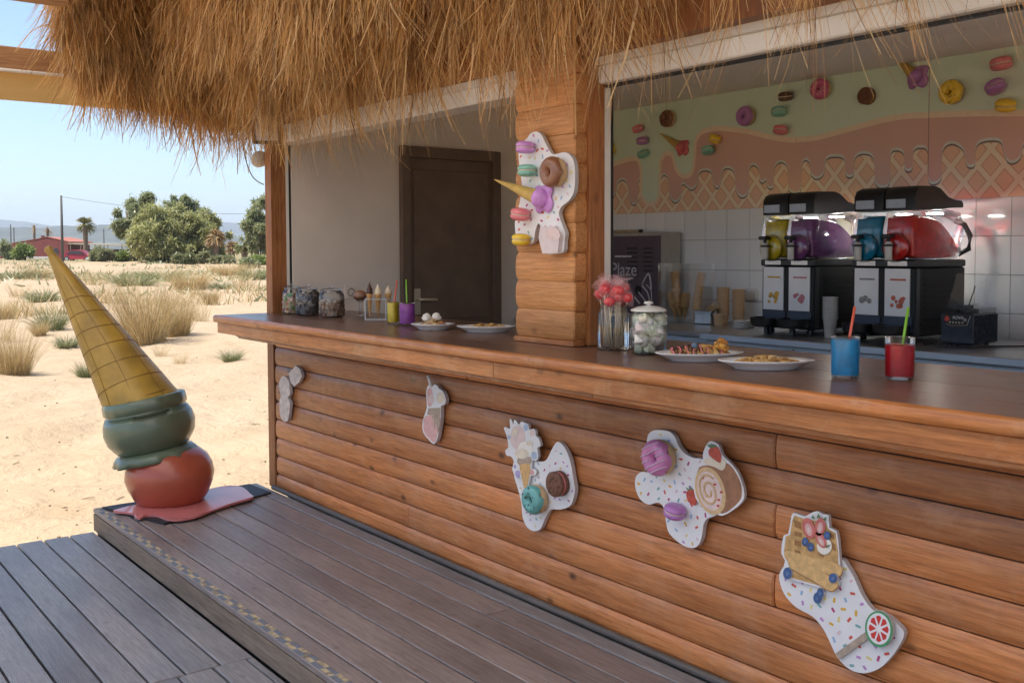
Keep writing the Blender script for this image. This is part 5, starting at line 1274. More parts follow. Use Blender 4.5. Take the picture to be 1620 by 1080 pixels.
CAND = mixmat('mixed_candy', [(0, (.60, .16, .12)), (.2, (.20, .44, .16)), (.4, (.72, .52, .30)), (.6, (.68, .34, .34)), (.8, (.76, .68, .56))])
COOK = mixmat('dark_cookies', [(0, (.12, .10, .10)), (.4, (.22, .19, .19)), (.7, (.50, .46, .43))]); CHIP = mixmat('choc_chips', [(0, (.32, .17, .11)), (.35, (.52, .34, .24)), (.65, (.72, .62, .52))])
jar('glass jar of mixed coloured sweets nearest the corner post', 460, 497, 31, 49, .60, CAND, .010, 260)
jar('glass jar of dark cookies between two other jars', 484, 499.5, 38, 50, .66, COOK, .013, 240, shape=(1, 1, .5))
jar('half full glass jar of brown chocolate chips', 522, 502.5, 41, 51, .48, CHIP, .010, 300)
# coupe glass
P = cpt(570, 500)
s = mpp(P); t = Thing('sundae_glass', 'small glass sundae bowl with chocolate behind the cones', 'glass', tuple(P))
mk('bowl', G().lathe([(0, .002), (.036, .003), (.034, .006), (.008, .012), (.006, .075), (.012, .085), (.040, .105), (.050, .140)], 24, T_(P)), GLASS, t, smooth=True)
mk('ice_cream', G().ell(P+Vector((0, 0, .125)), (.040, .040, .032), 16, 8, wob=lambda a, k: 1+.06*math.sin(5*a+k)), plain('choc_ice', (.36, .18, .11), .5, .25, 40), t, smooth=True)
# cone holder
P = cpt(594, 506)+Vector((CF.x, CF.y, 0))*.03
s = mpp(P); t = Thing('cone_holder', 'clear acrylic stand holding ice cream cones', 'stand', tuple(P))
ca = Vector((CR.x, CR.y, 0)).normalized(); cb_ = Vector((CF.x, CF.y, 0)).normalized()
Mh = Matrix.Identity(4)
for i in range(3): Mh[i][0], Mh[i][1], Mh[i][2], Mh[i][3] = ca[i], cb_[i], (0, 0, 1)[i], P[i]
mk('base', G().box(-.058, .075, -.05, .05, 0, .005, Mh, b=.001), ACRYL, t); mk('top_plate', G().box(-.058, .085, -.05, .05, .112, .117, Mh, b=.001), ACRYL, t)
for x in (-.052, .060): mk('side', G().box(x, x+.004, -.048, .048, .005, .112, Mh), ACRYL, t)
AEDGE = plain('acrylic_edge_glint', (.70, .76, .82), .2, .03, coat=.5)  # pale opaque rods; bright glint of the clear edges put into their colour
for q in (((-.058, -.05, .1175), (.085, -.05, .1175)), ((-.055, -.049, .004), (-.055, -.049, .113)), ((.062, -.049, .004), (.062, -.049, .113)), ((-.058, -.05, .003), (.075, -.05, .003))): mk('edge', G().tube([Mh @ Vector(v_) for v_ in q], .0022, 6), AEDGE, t)
def softcone(label, x, y, z, R_, L_, mat, swirl=True, h=.05):
    C_ = Mh @ Vector((x, y, z)); t_ = Thing('ice_cream_cone', label, 'ice cream', tuple(C_-Vector((0, 0, L_))))
    M_ = T_(C_)
    mk('cone', G().lathe([(0, -L_), (R_*.15, -L_*.97), (R_*.92, -.002), (R_, 0), (R_*1.0, .008), (R_*.9, .008)], 18, M_), WAFER, t_, smooth=True)
    mk('ice_cream', G().lathe([(R_*.85, .004), (R_*1.22, .012), (R_*1.18, h*.28), (R_*.95, h*.40), (R_*1.02, h*.50), (R_*.80, h*.66), (R_*.62, h*.72), (R_*.55, h*.85), (R_*.25, h*1.0), (R_*.06, h*1.2), (0, h*1.22)], 20, M_, lambda a, k: 1+.05*math.sin(a*3+k*1.1)), mat, t_, smooth=True)
softcone('chocolate dipped soft ice cream cone at the left of the stand', -.035, -.01, .140, .017, .125, CHOC, h=.062)
softcone('vanilla ice cream cone in the middle of the stand', .012, .0, .137, .020, .125, VANI, h=.055)
softcone('vanilla ice cream cone at the right of the stand', .068, .02, .140, .019, .07, plain('pale_vanilla', (.70, .56, .40), .5, .1), h=.045)
# drinks
def drink(label, px, py, wpx, hpx, col, scol, sx_, stop, fill=.90, name='slush'):
    P = cpt(px, py); s = mpp(P); R_ = wpx*s/2; H = hpx*s; P = P+Vector((CF.x, CF.y, 0)).normalized()*R_*.9
    t = Thing('slush_drink', label, 'drink', tuple(P), 'slush drinks on the bar')
    mk('glass', G().lathe([(0, .0015), (R_*.90, .0015), (R_*.96, .006), (R_, H), (R_*.97, H+.001)], 28, T_(P)), GLASS, t, smooth=True, auto=50)
    mk('drink', G().lathe([(0, .010), (R_*.955, .011), (R_*.985, H*fill), (R_*.8, H*fill+.002), (0, H*fill+.003)], 26, T_(P), lambda a, k: 1+.004*math.sin(5*a+k)), col, t, smooth=True, auto=40)
    top = on(px+sx_, stop, 1, P.y); top = CAM+ray(px+sx_, stop)*depth_of(P)
    bot = P+Vector((-(top-P).x*.15, -(top-P).y*.15, .02))
    mk('straw', G().tube([bot, top], .0042 if R_ > .035 else .004, 10), scol, t, smooth=True)
def slush_mat(name, c): 
    m = plain(name, c, .35, .22, 28, coat=.4); return m
SY = slush_mat('slush_yellow', (.75, .56, .01)); SP = slush_mat('slush_purple', (.40, .07, .48)); SB = slush_mat('slush_blue', (.0, .31, .66)); SR = slush_mat('slush_red', (.58, .004, .012))
STR_R = plain('straw_coral', (.66, .12, .07), .35, .04); STR_G = plain('straw_green', (.19, .45, .03), .35, .04)
drink('yellow slush drink with a coral straw next to the cones', 621, 513, 19, 35, SY, STR_R, 7, 443, .97)
drink('purple slush drink with a green straw near the door', 643.5, 515.5, 25, 36, SP, STR_G, -1, 442, .95)
drink('blue slush drink with a coral straw near the front edge', 1343.5, 600, 45, 66, SB, STR_R, 9, 485, .93)
drink('red slush drink with a green straw at the right', 1431, 602, 46, 67, SR, STR_G, 6, 486, .82)
# plates
def plate(name_l, px, py, wpx, ratio, rot=0, lift=.028):
    P = cpt(px, py); s = mpp(P); R_ = wpx*s/2; t = Thing('plate', name_l, 'plate', tuple(P))
    M_ = T_(P) @ Matrix.Rotation(math.atan2(CR.y, CR.x)+rot, 4, 'Z') @ Matrix.Diagonal((1, ratio, 1, 1))
    mk('dish', G().lathe([(0, .004), (R_*.60, .004), (R_*.63, .0), (R_*.66, .0), (R_*.68, .006), (R_*.90, lift*.75), (R_, lift), (R_*.995, lift+.003), (R_*.88, lift*.8+.002), (R_*.66, .0105), (0, .0095)], 44, M_), PORC, t, smooth=True)
    return t, P, R_, M_
def lumps(M_, n, rx, ry, h, size, flatten=.7, prof=None):
    g = G()
    for k in range(n):
        a = random.uniform(0, 2*PI); q = math.sqrt(random.random()); x, y = rx*q*math.cos(a), ry*q*math.sin(a)
        z = h*(1-q*q)*random.uniform(.35, 1.0); s_ = size*random.uniform(.6, 1.35)
        g.ell(M_ @ Vector((x, y, .016+z)), (s_, s_*random.uniform(.6, 1), s_*flatten), 7, 5, Matrix.Rotation(random.uniform(0, 6), 4, 'Z') @ Matrix.Rotation(random.uniform(-.6, .6), 4, 'X'))
    return g
NUTS = mixmat('golden_crumbs', [(0, (.40, .20, .06)), (.35, (.53, .30, .09)), (.7, (.62, .40, .16)), (.92, (.25, .11, .04))])
SAUC = mixmat('red_brown_bits', [(0, (.32, .10, .06)), (.4, (.45, .20, .10)), (.8, (.20, .08, .05))])
t, P, R_, M_ = plate('small white plate with a folded waffle and whipped cream', 685, 521, 70, .85)
P0 = Matrix.Translation((0, 0, 0))
f = Thing('waffle_dessert', 'folded waffle wedges with sauce and two puffs of cream', 'dessert', tuple(P+Vector((0, 0, .01))))
Mx = T_(P) @ Matrix.Rotation(math.atan2(CR.y, CR.x), 4, 'Z')
mk('wedge', G().add([(-.075, -.02, .010), (.005, -.03, .012), (.0, .05, .012), (.002, -.03, .058), (.0, .04, .060), (-.078, .0, .014)], [(0, 1, 3), (0, 3, 4, 5), (1, 2, 4, 3), (5, 4, 2), (0, 5, 2, 1)], Mx), plain('pale_pastry', (.55, .38, .20), .7, .25, 60, bmp=.5), f)
mk('waffle', lumps(Mx, 55, .072, .05, .030, .012), NUTS, f); mk('sauce', lumps(Mx @ Matrix.Translation((.03, -.02, 0)), 26, .04, .03, .022, .011), SAUC, f)
for x, y, z in ((-.030, .0, .056), (.016, .01, .058)):
    mk('cream', G().lathe([(.014, -.014), (.022, -.008), (.022, .004), (.016, .010), (.017, .015), (.009, .022), (0, .026)], 18, Mx @ Matrix.Translation((x, y, z)), lambda a, k: 1+.28*math.sin(5*a+k*1.3)), WHIP, f, smooth=True)
t, P, R_, M_ = plate('white oval plate with a crepe touching the log pillar', 770, 525, 96, .62, -.04)
f = Thing('crepe', 'flat folded golden crepe on the plate beside the pillar', 'dessert', tuple(P+Vector((0, 0, .01))))
mk('crepe', lumps(M_, 80, R_*.68, R_*.62, .022, .013, .6), NUTS, f); mk('fold', G().ell(M_ @ Vector((0, 0, .014)), (R_*.5, R_*.4, .010), 20, 6, Matrix.Rotation(math.atan2(CR.y, CR.x), 4, 'Z')), PASTRY, f, smooth=True)
t, P, R_, M_ = plate('white oval plate with a filled waffle roll in front of the sweet jars', 1106, 570, 142, .58, .10)
f = Thing('waffle_roll', 'long filled waffle roll striped with chocolate sauce', 'dessert', tuple(P+Vector((0, 0, .01))))
rl = mk('roll', lumps(M_, 130, R_*.72, R_*.30, .034, .013), NUTS, f)
Ms = T_(P) @ Matrix.Rotation(math.atan2(CR.y, CR.x)+.10, 4, 'Z')
mk('core', G().ell(Ms @ Vector((0, 0, .024)), (R_*.60, R_*.15, .020), 20, 8, Matrix.Rotation(math.atan2(CR.y, CR.x)+.10, 4, 'Z')), PASTRY, f, smooth=True)
for k in range(22):
    x = R_*(-.62+1.1*k/21); pts = [Ms @ Vector((x+.004*math.sin(j*2+k), R_*.20*(j/4-1), .016+.042*math.sin(PI*j/8)*(1-.35*abs(k-10)/11))) for j in range(9)]
    mk('sauce', G().tube(pts, .0024, 5), CHOC if k % 3 else gz('pink'), rl)
mk('berry', G().ell(Ms @ Vector((-.025, -.03, .056)), (.012, .012, .011), 10, 7), plain('blue_sweet', (.12, .18, .26), .3, .1), f, smooth=True)
mk('fruit', lumps(Ms @ Matrix.Translation((R_*.50, 0, .022)), 26, .030, .022, .032, .011), mixmat('orange_fruit', [(0, (.52, .20, .03)), (.5, (.60, .30, .05)), (.85, (.30, .15, .05))]), f)
t, P, R_, M_ = plate('white oval plate nearest the blue drink', 1212, 583, 153, .56, .02)
f = Thing('crumble_dessert', 'flat heap of golden crumbled waffle on the nearest plate', 'dessert', tuple(P+Vector((0, 0, .01))))
mk('crumble', lumps(M_ @ Matrix.Translation((0, 0, .004)), 230, R_*.66, R_*.62, .022, .0085), NUTS, f); mk('base', G().ell(M_ @ Vector((0, 0, .012)), (R_*.55, R_*.30, .009), 20, 6, Matrix.Rotation(math.atan2(CR.y, CR.x), 4, 'Z')), PASTRY, f, smooth=True)
# lollipop jar
FILM, _nt, _b = nodes_of('wrapper_film'); _b.inputs['Base Color'].default_value = (.90, .55, .55, 1); _b.inputs['Alpha'].default_value = .13; _b.inputs['Roughness'].default_value = .2
P = cpt(972, 555.5)+Vector((CF.x, CF.y, 0))*.055
s = mpp(P); R_ = 26*s; H = 66*s
t = Thing('lollipop_jar', 'open glass jar of lollipops standing sticks down', 'jar', tuple(P))
def sqw(a, k): c = max(abs(math.cos(a)), abs(math.sin(a))); return min(1.0/c, 1.16)*.92
Mq = T_(P) @ Matrix.Rotation(math.atan2(CR.y, CR.x), 4, 'Z')
mk('jar', G().lathe([(0, .003), (R_*.95, .003), (R_, .010), (R_, H*.86), (R_*.93, H*.93), (R_*.86, H*.97), (R_*.86, H*1.06), (R_*.90, H*1.09)], 40, Mq, sqw), GLASSJ, t, smooth=True)
for k in range(26):
    a = random.uniform(0, 2*PI); q = R_*.7*math.sqrt(random.random()); c = P+Vector((math.cos(a)*q, math.sin(a)*q, .012))
    a2 = a+random.uniform(-.5, .5); e = P+Vector((math.cos(a2)*R_*random.uniform(.1, 1.10), math.sin(a2)*R_*random.uniform(.1, 1.10), H*random.uniform(1.16, 1.55)))
    lp = Thing('lollipop', 'red lollipop in a clear wrapper standing in the open jar', 'sweet', tuple(c), 'lollipops in the open jar')
    mk('stick', G().tube([c, e], .0026, 6), plain('stick_wood', (.62, .50, .34), .7, .1), lp, smooth=True)
    mk('candy', G().ell(e, (.022, .022, .020), 12, 8), plain('red_candy', (.66, .015, .025), .15, .1, coat=.6), lp, smooth=True)
    mk('wrapper', G().lathe([(.005, -.038), (.015, -.022), (.024, -.004), (.024, .010), (.012, .022), (.016, .032), (.024, .044)], 12, T_(e) @ Matrix.Rotation(random.uniform(-.6, .6), 4, 'X') @ Matrix.Rotation(random.uniform(-.6, .6), 4, 'Y'), lambda a_, k_: 1+.22*math.sin(5*a_+k_*2)), FILM, lp)
# marshmallow jar
P = cpt(1029.5, 562)+Vector((CF.x, CF.y, 0))*.06
s = mpp(P); R_ = 30*s; H = 64*s
t = Thing('marshmallow_jar', 'square glass jar of pastel marshmallows with a domed lid', 'jar', tuple(P))
Mq = T_(P) @ Matrix.Rotation(math.atan2(CR.y, CR.x), 4, 'Z')
mk('jar', G().lathe([(0, .003), (R_*.95, .003), (R_, .010), (R_, H*.88), (R_*.93, H*.96), (R_*.84, H*1.0), (R_*.84, H*1.05)], 40, Mq, sqw), GLASSJ, t, smooth=True)
ld = mk('lid', G().lathe([(R_*.93, H*1.052), (R_*.96, H*1.075), (R_*.90, H*1.11), (R_*.55, H*1.17), (R_*.2, H*1.195), (R_*.10, H*1.20), (R_*.09, H*1.215), (R_*.24, H*1.24), (R_*.25, H*1.275), (R_*.1, H*1.30), (0, H*1.305)], 32, T_(P)), plain('lid_glass', (.70, .69, .63), .12, .05, coat=.5), t, smooth=True)
g = G(); MARS = mixmat('marshmallows', [(0, (.88, .83, .74)), (.35, (.84, .70, .66)), (.55, (.78, .80, .60)), (.75, (.88, .82, .66)), (.9, (.85, .72, .72))], .7)
for k in range(90):
    x, y = random.uniform(-.72, .72)*R_, random.uniform(-.72, .72)*R_; z = random.uniform(.08, .93)*H
    g.box(-.015, .015, -.012, .012, -.018, .018, Mq @ Matrix.Translation((x, y, z+.006)) @ Matrix.Rotation(random.uniform(0, 6), 4, 'X') @ Matrix.Rotation(random.uniform(0, 6), 4, 'Z'), b=.004)
mk('sweets', g, MARS, t, kind='stuff', smooth=True)

# ================================================================== BACK OF THE BAR
BZ = 1.02
BSTEEL = plain('film_sky_steel', (.46, .56, .68), .32, .08, 4, metal=.25)  # blue film on steel, with a pale sky reflection put into the colour
fr = Thing('steel_fridge', 'stainless steel counter fridge under the slush machines', 'fridge', (3.0, 2.2, 0))
XF0, XF1, YF = 2.09, 3.93, 1.77
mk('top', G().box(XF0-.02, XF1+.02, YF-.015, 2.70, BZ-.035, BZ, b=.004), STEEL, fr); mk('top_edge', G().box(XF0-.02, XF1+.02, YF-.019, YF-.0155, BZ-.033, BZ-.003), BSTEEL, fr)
mk('body', G().box(XF0, XF1, YF+.02, 2.69, -.05, BZ-.036), STEEL, fr)
for k in range(3):
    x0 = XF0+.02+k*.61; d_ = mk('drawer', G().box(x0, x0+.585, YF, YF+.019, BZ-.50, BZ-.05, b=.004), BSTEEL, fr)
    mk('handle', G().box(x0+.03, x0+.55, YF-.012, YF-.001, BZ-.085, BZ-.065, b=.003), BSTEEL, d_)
lc = Thing('steel_worktop', 'lower stainless worktop left of the slush machines', 'worktop', (1.2, 2.3, 0))
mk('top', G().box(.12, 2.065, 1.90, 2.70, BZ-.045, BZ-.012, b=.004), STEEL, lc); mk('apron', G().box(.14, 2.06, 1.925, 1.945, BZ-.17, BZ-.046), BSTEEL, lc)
mk('shelf', G().box(.14, 2.06, 1.95, 2.69, .30, .33), STEEL, lc)
for x in (.16, 1.1, 2.0):
    for y in (1.95, 2.62): mk('leg', G().box(x, x+.04, y, y+.04, -.05, BZ-.0455), STEEL, lc)
LZ = BZ-.0118
def bpt(px, py, Y=None, z=BZ):
    if Y is None: return on(px, py, 2, z)
    P = on(px, py, 1, Y); return Vector((P.x, Y, z))
# slush machines
LED = plain('lamp_strip', (.9, .9, .85), .5, 0, emit=30)
def slush_machine(label, x0, x1, y0, cols, posters):
    t = Thing('slush_machine', label, 'machine', ((x0+x1)/2, y0+.25, BZ), 'slush machines')
    z = BZ; w = (x1-x0)/2; y1 = y0+.50
    for x in (x0+.03, x1-.06):
        for y in (y0+.04, y1-.08): mk('foot', G().lathe([(.016, 0), (.018, .012), (.014, .03)], 10, T_((x+.015, y, z+.001))), BLACK, t)
    bd = mk('body', G().box(x0, x1, y0+.01, y1, z+.031, z+.385, b=.008), plain('machine_black', (.008, .008, .009), .6, .2), t)
    for k in range(9): mk('louvre', G().box(x1+.0006, x1+.004, y0+.10, y1-.06, z+.08+.030*k, z+.092+.030*k), BLACKM, bd)
    mk('side_rim', G().box(x1+.0004, x1+.006, y0+.02, y0+.05, z+.04, z+.38, b=.001), DARKG, bd)
    mk('deck', G().box(x0-.004, x1+.004, y0, y1, z+.386, z+.425, b=.006), BLACK, t)
    [mk('chrome_band', G().box(q, q+.11, y0-.004, y0-.0005, z+.394, z+.418), plain('smoked_chrome', (.30, .30, .32), .2, .1, metal=1), t) for q in (x0+.03, x0+.21)]
    for k in range(2):
        a = x0+w*k; cx = a+w/2
        pn = mk('poster', G().box(a+.014, a+w-.024, y0+.002, y0+.0095, z+.135, z+.380, b=.001), plain('poster_paper', (.80, .81, .84), .25, .05, 8, coat=.5), t)
        gp = G()
        for q in range(9):
            rr_ = random.uniform(.008, .016); px_, pz_ = cx+random.uniform(-.035, .035), z+.175+random.uniform(0, .055)
            gp.lathe([(rr_, 0), (rr_*.9, .0006), (0, .0008)], 10, Matrix.Translation((px_, y0+.0015-.0004*q, pz_)) @ Matrix.Rotation(PI/2, 4, 'X'))
        mk('fruit_print', gp, posters[k], pn)
        mk('caption', G().box(cx-.045, cx+.045, y0+.0008, y0+.0016, z+.318, z+.328), posters[k], pn)
        mk('front_panel', G().box(a+.010, a+w-.012, y0+.003, y0+.0096, z+.055, z+.132, b=.001), plain('blue_black', (.035, .05, .085), .25, .1), t)
        mk('drip_tray', G().lathe([(w*.40, .0), (w*.46, .01), (w*.49, .05), (w*.45, .05), (w*.42, .012), (0, .010)], 24, Matrix.Translation((cx, y0-.055, z+.045)), sy=1.25), BLACK, t, smooth=True, auto=40)
        mk('tray_leg', G().box(cx-.012, cx+.012, y0-.07, y0-.05, z+.001, z+.046), BLACK, t)
        # bowl: y,z profile extruded along x
        def ex(prof, xa, xb, bev=.012):
            n = len(prof); g = G(); cyy = sum(p[0] for p in prof)/n; czz = sum(p[1] for p in prof)/n
            P = []
            for xx, sc_ in ((xa, .955), (xa+bev, 1), (xb-bev, 1), (xb, .955)): P += [(xx, cyy+(y-cyy)*sc_, czz+(z_-czz)*sc_) for y, z_ in prof]
            fs = [tuple(range(n)), tuple(reversed(range(3*n, 4*n)))]
            for r in range(3): fs += [(r*n+i, (r+1)*n+i, (r+1)*n+(i+1) % n, r*n+(i+1) % n) for i in range(n)]
            return g.add(P, fs)
        xa, xb = a+.006, a+w-.006
        bowl = [(y0+.005, z+.47), (y0+.012, z+.675), (y0+.47, z+.675), (y0+.485, z+.52), (y0+.46, z+.445), (y0+.38, z+.427), (y0+.06, z+.427), (y0+.02, z+.44)]
        bw_ = mk('bowl', ex(smooth_loop(bowl, 2), xa, xb), BOWL, t, smooth=True, auto=60)
        fl = [(y0+.012, z+.47), (y0+.016, z+.640), (y0+.10, z+.645), (y0+.19, z+.640), (y0+.28, z+.615), (y0+.37, z+.560), (y0+.44, z+.500), (y0+.455, z+.455), (y0+.38, z+.434), (y0+.06, z+.434)]
        mk('slush', ex(smooth_loop(fl, 2), xa+.007, xb-.007, .008), cols[k], t, smooth=True, auto=50)
        lid = [(y0-.002, z+.677), (y0-.002, z+.755), (y0+.018, z+.788), (y0+.06, z+.802), (y0+.20, z+.806), (y0+.25, z+.795), (y0+.33, z+.752), (y0+.40, z+.738), (y0+.47, z+.735), (y0+.488, z+.72), (y0+.488, z+.70), (y0+.36, z+.695), (y0+.26, z+.684), (y0+.15, z+.677)]
        lo_ = mk('lid', ex(lid, a+.003, a+w-.003, .014), BLACK, t, smooth=True, auto=50)
        mk('lid_label', G().box(a+.02, a+w-.05, y0-.0045, y0-.0022, z+.69, z+.735, b=.0008), plain('grey_blue', (.36, .40, .48), .2, .05), lo_)
        mk('lamp', G().box(a+.07, a+w-.05, y0+.30, y0+.36, z+.664, z+.671), LED, lo_)
        mk('end_cap', G().lathe([(0, 0), (w*.40, 0), (w*.44, .006), (w*.44, .016), (w*.40, .03), (w*.25, .036), (0, .036)], 30, Matrix.Translation((cx-.012, y0+.004, z+.490)) @ Matrix.Rotation(PI/2, 4, 'X')), thin_glass('cap_plastic', (.97, .98, .98), .08, .02, .6) if 'cap_plastic' not in MATS else MATS['cap_plastic'], t, smooth=True)
        mk('drum', G().lathe([(w*.40, 0), (w*.40, .010), (w*.34, .024), (0, .026)], 26, Matrix.Translation((cx-.012, y0+.006, z+.490)) @ Matrix.Rotation(PI/2, 4, 'X')), cols[k], t, smooth=True)
        tp_ = mk('tap', G().lathe([(.017, -.065), (.019, -.06), (.019, .02), (.012, .03), (0, .03)], 14, Matrix.Translation((cx-.022, y0-.052, z+.488))), plain('milky_plastic', (.66, .64, .60), .3, .05), t, smooth=True)
        mk('tap_lever', G().box(cx-.045, cx+.005, y0-.085, y0-.035, z+.535, z+.556, b=.005).box(cx-.028, cx-.016, y0-.060, y0-.046, z+.515, z+.536), BLACK, tp_)
        mk('tap_spring', G().torus(.022, .006, 16, 8, Matrix.Translation((cx-.022, y0-.052, z+.500))), DARKG, tp_, smooth=True)
    mk('handle', G().tube([(x1-.03, y1-.02, z+.45), (x1+.012, y1+.015, z+.48), (x1+.015, y1+.02, z+.55), (x1-.01, y1+.005, z+.61), (x1-.05, y1-.02, z+.63)], .014, 8), BLACK, t, smooth=True)
po = [plain('print_orange', (.62, .36, .05), .4, .25, 60), plain('print_rose', (.58, .20, .23), .4, .25, 60), plain('print_grape', (.28, .27, .27), .4, .35, 60), plain('print_berry', (.56, .13, .07), .4, .3, 60)]
slush_machine('twin slush machine with yellow and purple slush', 2.27, 2.625, 2.05, (SY, slush_mat('slush_plum', (.26, .07, .25))), po[:2])
slush_machine('twin slush machine with blue and red slush', 2.87, 3.225, 2.05, (slush_mat('slush_cyan', (.0, .26, .46)), slush_mat('slush_scarlet', (.70, .015, .015))), po[2:])
# blender under a clear sound cover
def text_mesh(s, size, loc, mat, par, name, yrot=0, shear=0):
    cu = bpy.data.curves.new(name, 'FONT'); cu.body = s; cu.size = size; cu.extrude = .0004; cu.shear = shear
    o = bpy.data.objects.new(name, cu); COL.objects.link(o)
    me = bpy.data.meshes.new_from_object(o.evaluated_get(bpy.context.evaluated_depsgraph_get()))
    bpy.data.objects.remove(o)
    M_ = Matrix.Translation(loc) @ Matrix.Rotation(PI/2, 4, 'X')
    g = G().add([v.co for v in me.vertices], [tuple(p.vertices) for p in me.polygons], M_)
    return mk(name, g, mat, par)
def blender(label, x0, x1, y0, logo=True):
    t = Thing('bar_blender', label, 'blender', ((x0+x1)/2, y0+.1, BZ), 'blenders'); z = BZ; d = .24; w = x1-x0
    mk('base', G().box(x0, x1, y0, y0+d, z+.012, z+.165, b=.008), plain('navy_black', (.030, .036, .050), .22, .15), t)
    for x in (x0+.02, x1-.05):
        for y in (y0+.02, y0+d-.05): mk('foot', G().lathe([(.012, 0), (.012, .013)], 10, T_((x+.012, y+.012, z+.0005))), BLACK, t)
    if logo:
        pn = mk('control_panel', G().slab([(x0+.01, z+.158), (x1-.012, z+.158), (x1-.03, z+.108), (x0+.05, z+.104), (x0+.03, z+.112)], y0-.0005, y0-.003), BLACKM, t)
        mk('panel_rim', G().tube([(x0+.03, y0-.003, z+.110), (x0+.055, y0-.003, z+.103), (x1-.032, y0-.003, z+.107), (x1-.014, y0-.003, z+.155)], .0022, 6), STEEL, pn)
        mk('flame_logo', G().slab(smooth_loop([(x0+.028, z+.124), (x0+.042, z+.126), (x0+.048, z+.136), (x0+.040, z+.146), (x0+.036, z+.153), (x0+.026, z+.142), (x0+.022, z+.132)], 2), y0-.0032, y0-.0042), plain('logo_red', (.60, .05, .03), .4, .1), pn)
        text_mesh('ROVA', .021, (x0+.062, y0-.0034, z+.136), WHITE, pn, 'lettering', shear=.2)
        for k in range(5): mk('button', G().lathe([(.0055, 0), (.005, .002), (0, .002)], 10, Matrix.Translation((x0+.050+.016*k, y0-.0032, z+.119)) @ Matrix.Rotation(PI/2, 4, 'X')), plain('button_grey', (.35, .34, .30), .4, .05), pn)
        mk('dial', G().lathe([(.009, 0), (.008, .006), (0, .006)], 14, Matrix.Translation((x1-.040, y0-.0032, z+.134)) @ Matrix.Rotation(PI/2, 4, 'X')), plain('dial_grey', (.30, .29, .27), .4, .05), pn)
    cvp = [(x0+.02, z+.166), (x0+.075, z+.36), (x1+.0, z+.36), (x1-.005, z+.166)]
    g = G(); n = len(cvp); Pp = [(x, y0+.01, zz_) for x, zz_ in cvp]+[(x, y0+d-.01, zz_) for x, zz_ in cvp]
    g.add(Pp, [tuple(range(n)), tuple(reversed(range(n, 2*n)))]+[(i, n+i, n+(i+1) % n, (i+1) % n) for i in range(n)])
    mk('sound_cover', g, ACRYL, t)
    mk('gear', G().lathe([(.05, 0), (.05, .015), (.025, .02), (.025, .035), (0, .035)], 18, T_((x0+w*.45, y0+d/2, z+.1655))), BLACK, t, smooth=True, auto=40)
    mk('cover_strut', G().tube([(x0+w*.62, y0+.05, z+.168), (x0+w*.80, y0+.06, z+.27), (x0+w*.84, y0+.06, z+.30)], .003, 6), BLACK, t)
bx0 = on(1488, 520, 1, 2.08).x; bx1 = on(1540, 520, 1, 2.08).x
blender('dark blender with a control panel under a clear sound cover', bx0, bx1, 2.08)
blender('second clear covered blender cut by the right edge of the picture', bx1+.12, bx1+.36, 2.36, False)
# cups and small stuff
def cup(g, P, r0, r1, h): g.lathe([(0, .001), (r0, .001), (r1*.96, h*.93), (r1*1.09, h*.94), (r1*1.09, h), (r1*.96, h), (r0*.9, .004), (0, .004)], 18, T_(P))
def cup_stack(label, P, r0, r1, h, n, step, mat):
    t = Thing('cup_stack', label, 'cups', tuple(P))
    for k in range(n):
        g = G(); cup(g, P+Vector((0, 0, k*step)), r0, r1, h); mk('cup', g, mat, t, smooth=True, auto=40)
P = on(1337, 531, 1, 2.16); P.z = BZ+.001
cup_stack('tall stack of clear plastic cups between the slush machines', Vector((P.x, 2.02, BZ+.001)), .028, .038, .11, 9, .014, plain('grey_cup', (.42, .40, .38), .4, .08))
def lpt(px, Y): P = on(px, 480, 1, Y); return Vector((P.x, Y, LZ))
cup_stack('left stack of brown paper cups near the tiled wall', lpt(1144, 2.50), .030, .040, .075, 14, .013, PAPER)
cup_stack('right stack of brown paper cups near the tiled wall', lpt(1168, 2.56), .030, .040, .075, 13, .013, PAPER)
cup_stack('single short brown paper cup in front of the stacks', lpt(1138, 2.36), .030, .039, .075, 1, .01, PAPER)
P = lpt(1177, 2.34); t = Thing('lid_stack', 'low stack of white lids beside the slush machine', 'lids', tuple(P))
for k in range(4): mk('lid', G().lathe([(0, .001), (.060, .001), (.066, .005), (.066, .010), (.058, .0115), (0, .0115)], 26, T_(P+Vector((0, 0, .0125*k)))), plain('white_plastic', (.74, .73, .71), .4, .03), t, smooth=True, auto=40)
P = lpt(1114, 2.40); t = Thing('steel_tub', 'small steel tub holding wooden spoons', 'tub', tuple(P))
mk('tub', G().box(-.055, .055, -.045, .045, .001, .085, T_(P) @ Matrix.Rotation(.5, 4, 'Z'), b=.008).box(-.062, .062, -.052, .052, .080, .088, T_(P) @ Matrix.Rotation(.5, 4, 'Z')), plain('tub_steel', (.30, .31, .33), .35, .1, metal=1), t)
g = G()
for k in range(16):
    a = random.uniform(-.5, .5); c = P+Vector((.02+random.uniform(-.02, .02), .02+random.uniform(-.02, .02), .07)); g.tube([c, c+Vector((.05+random.uniform(-.02, .03), random.uniform(-.02, .03), random.uniform(.03, .07)))], [.004, .007], 5)
mk('spoons', g, plain('birch', (.56, .38, .22), .7, .1), t)
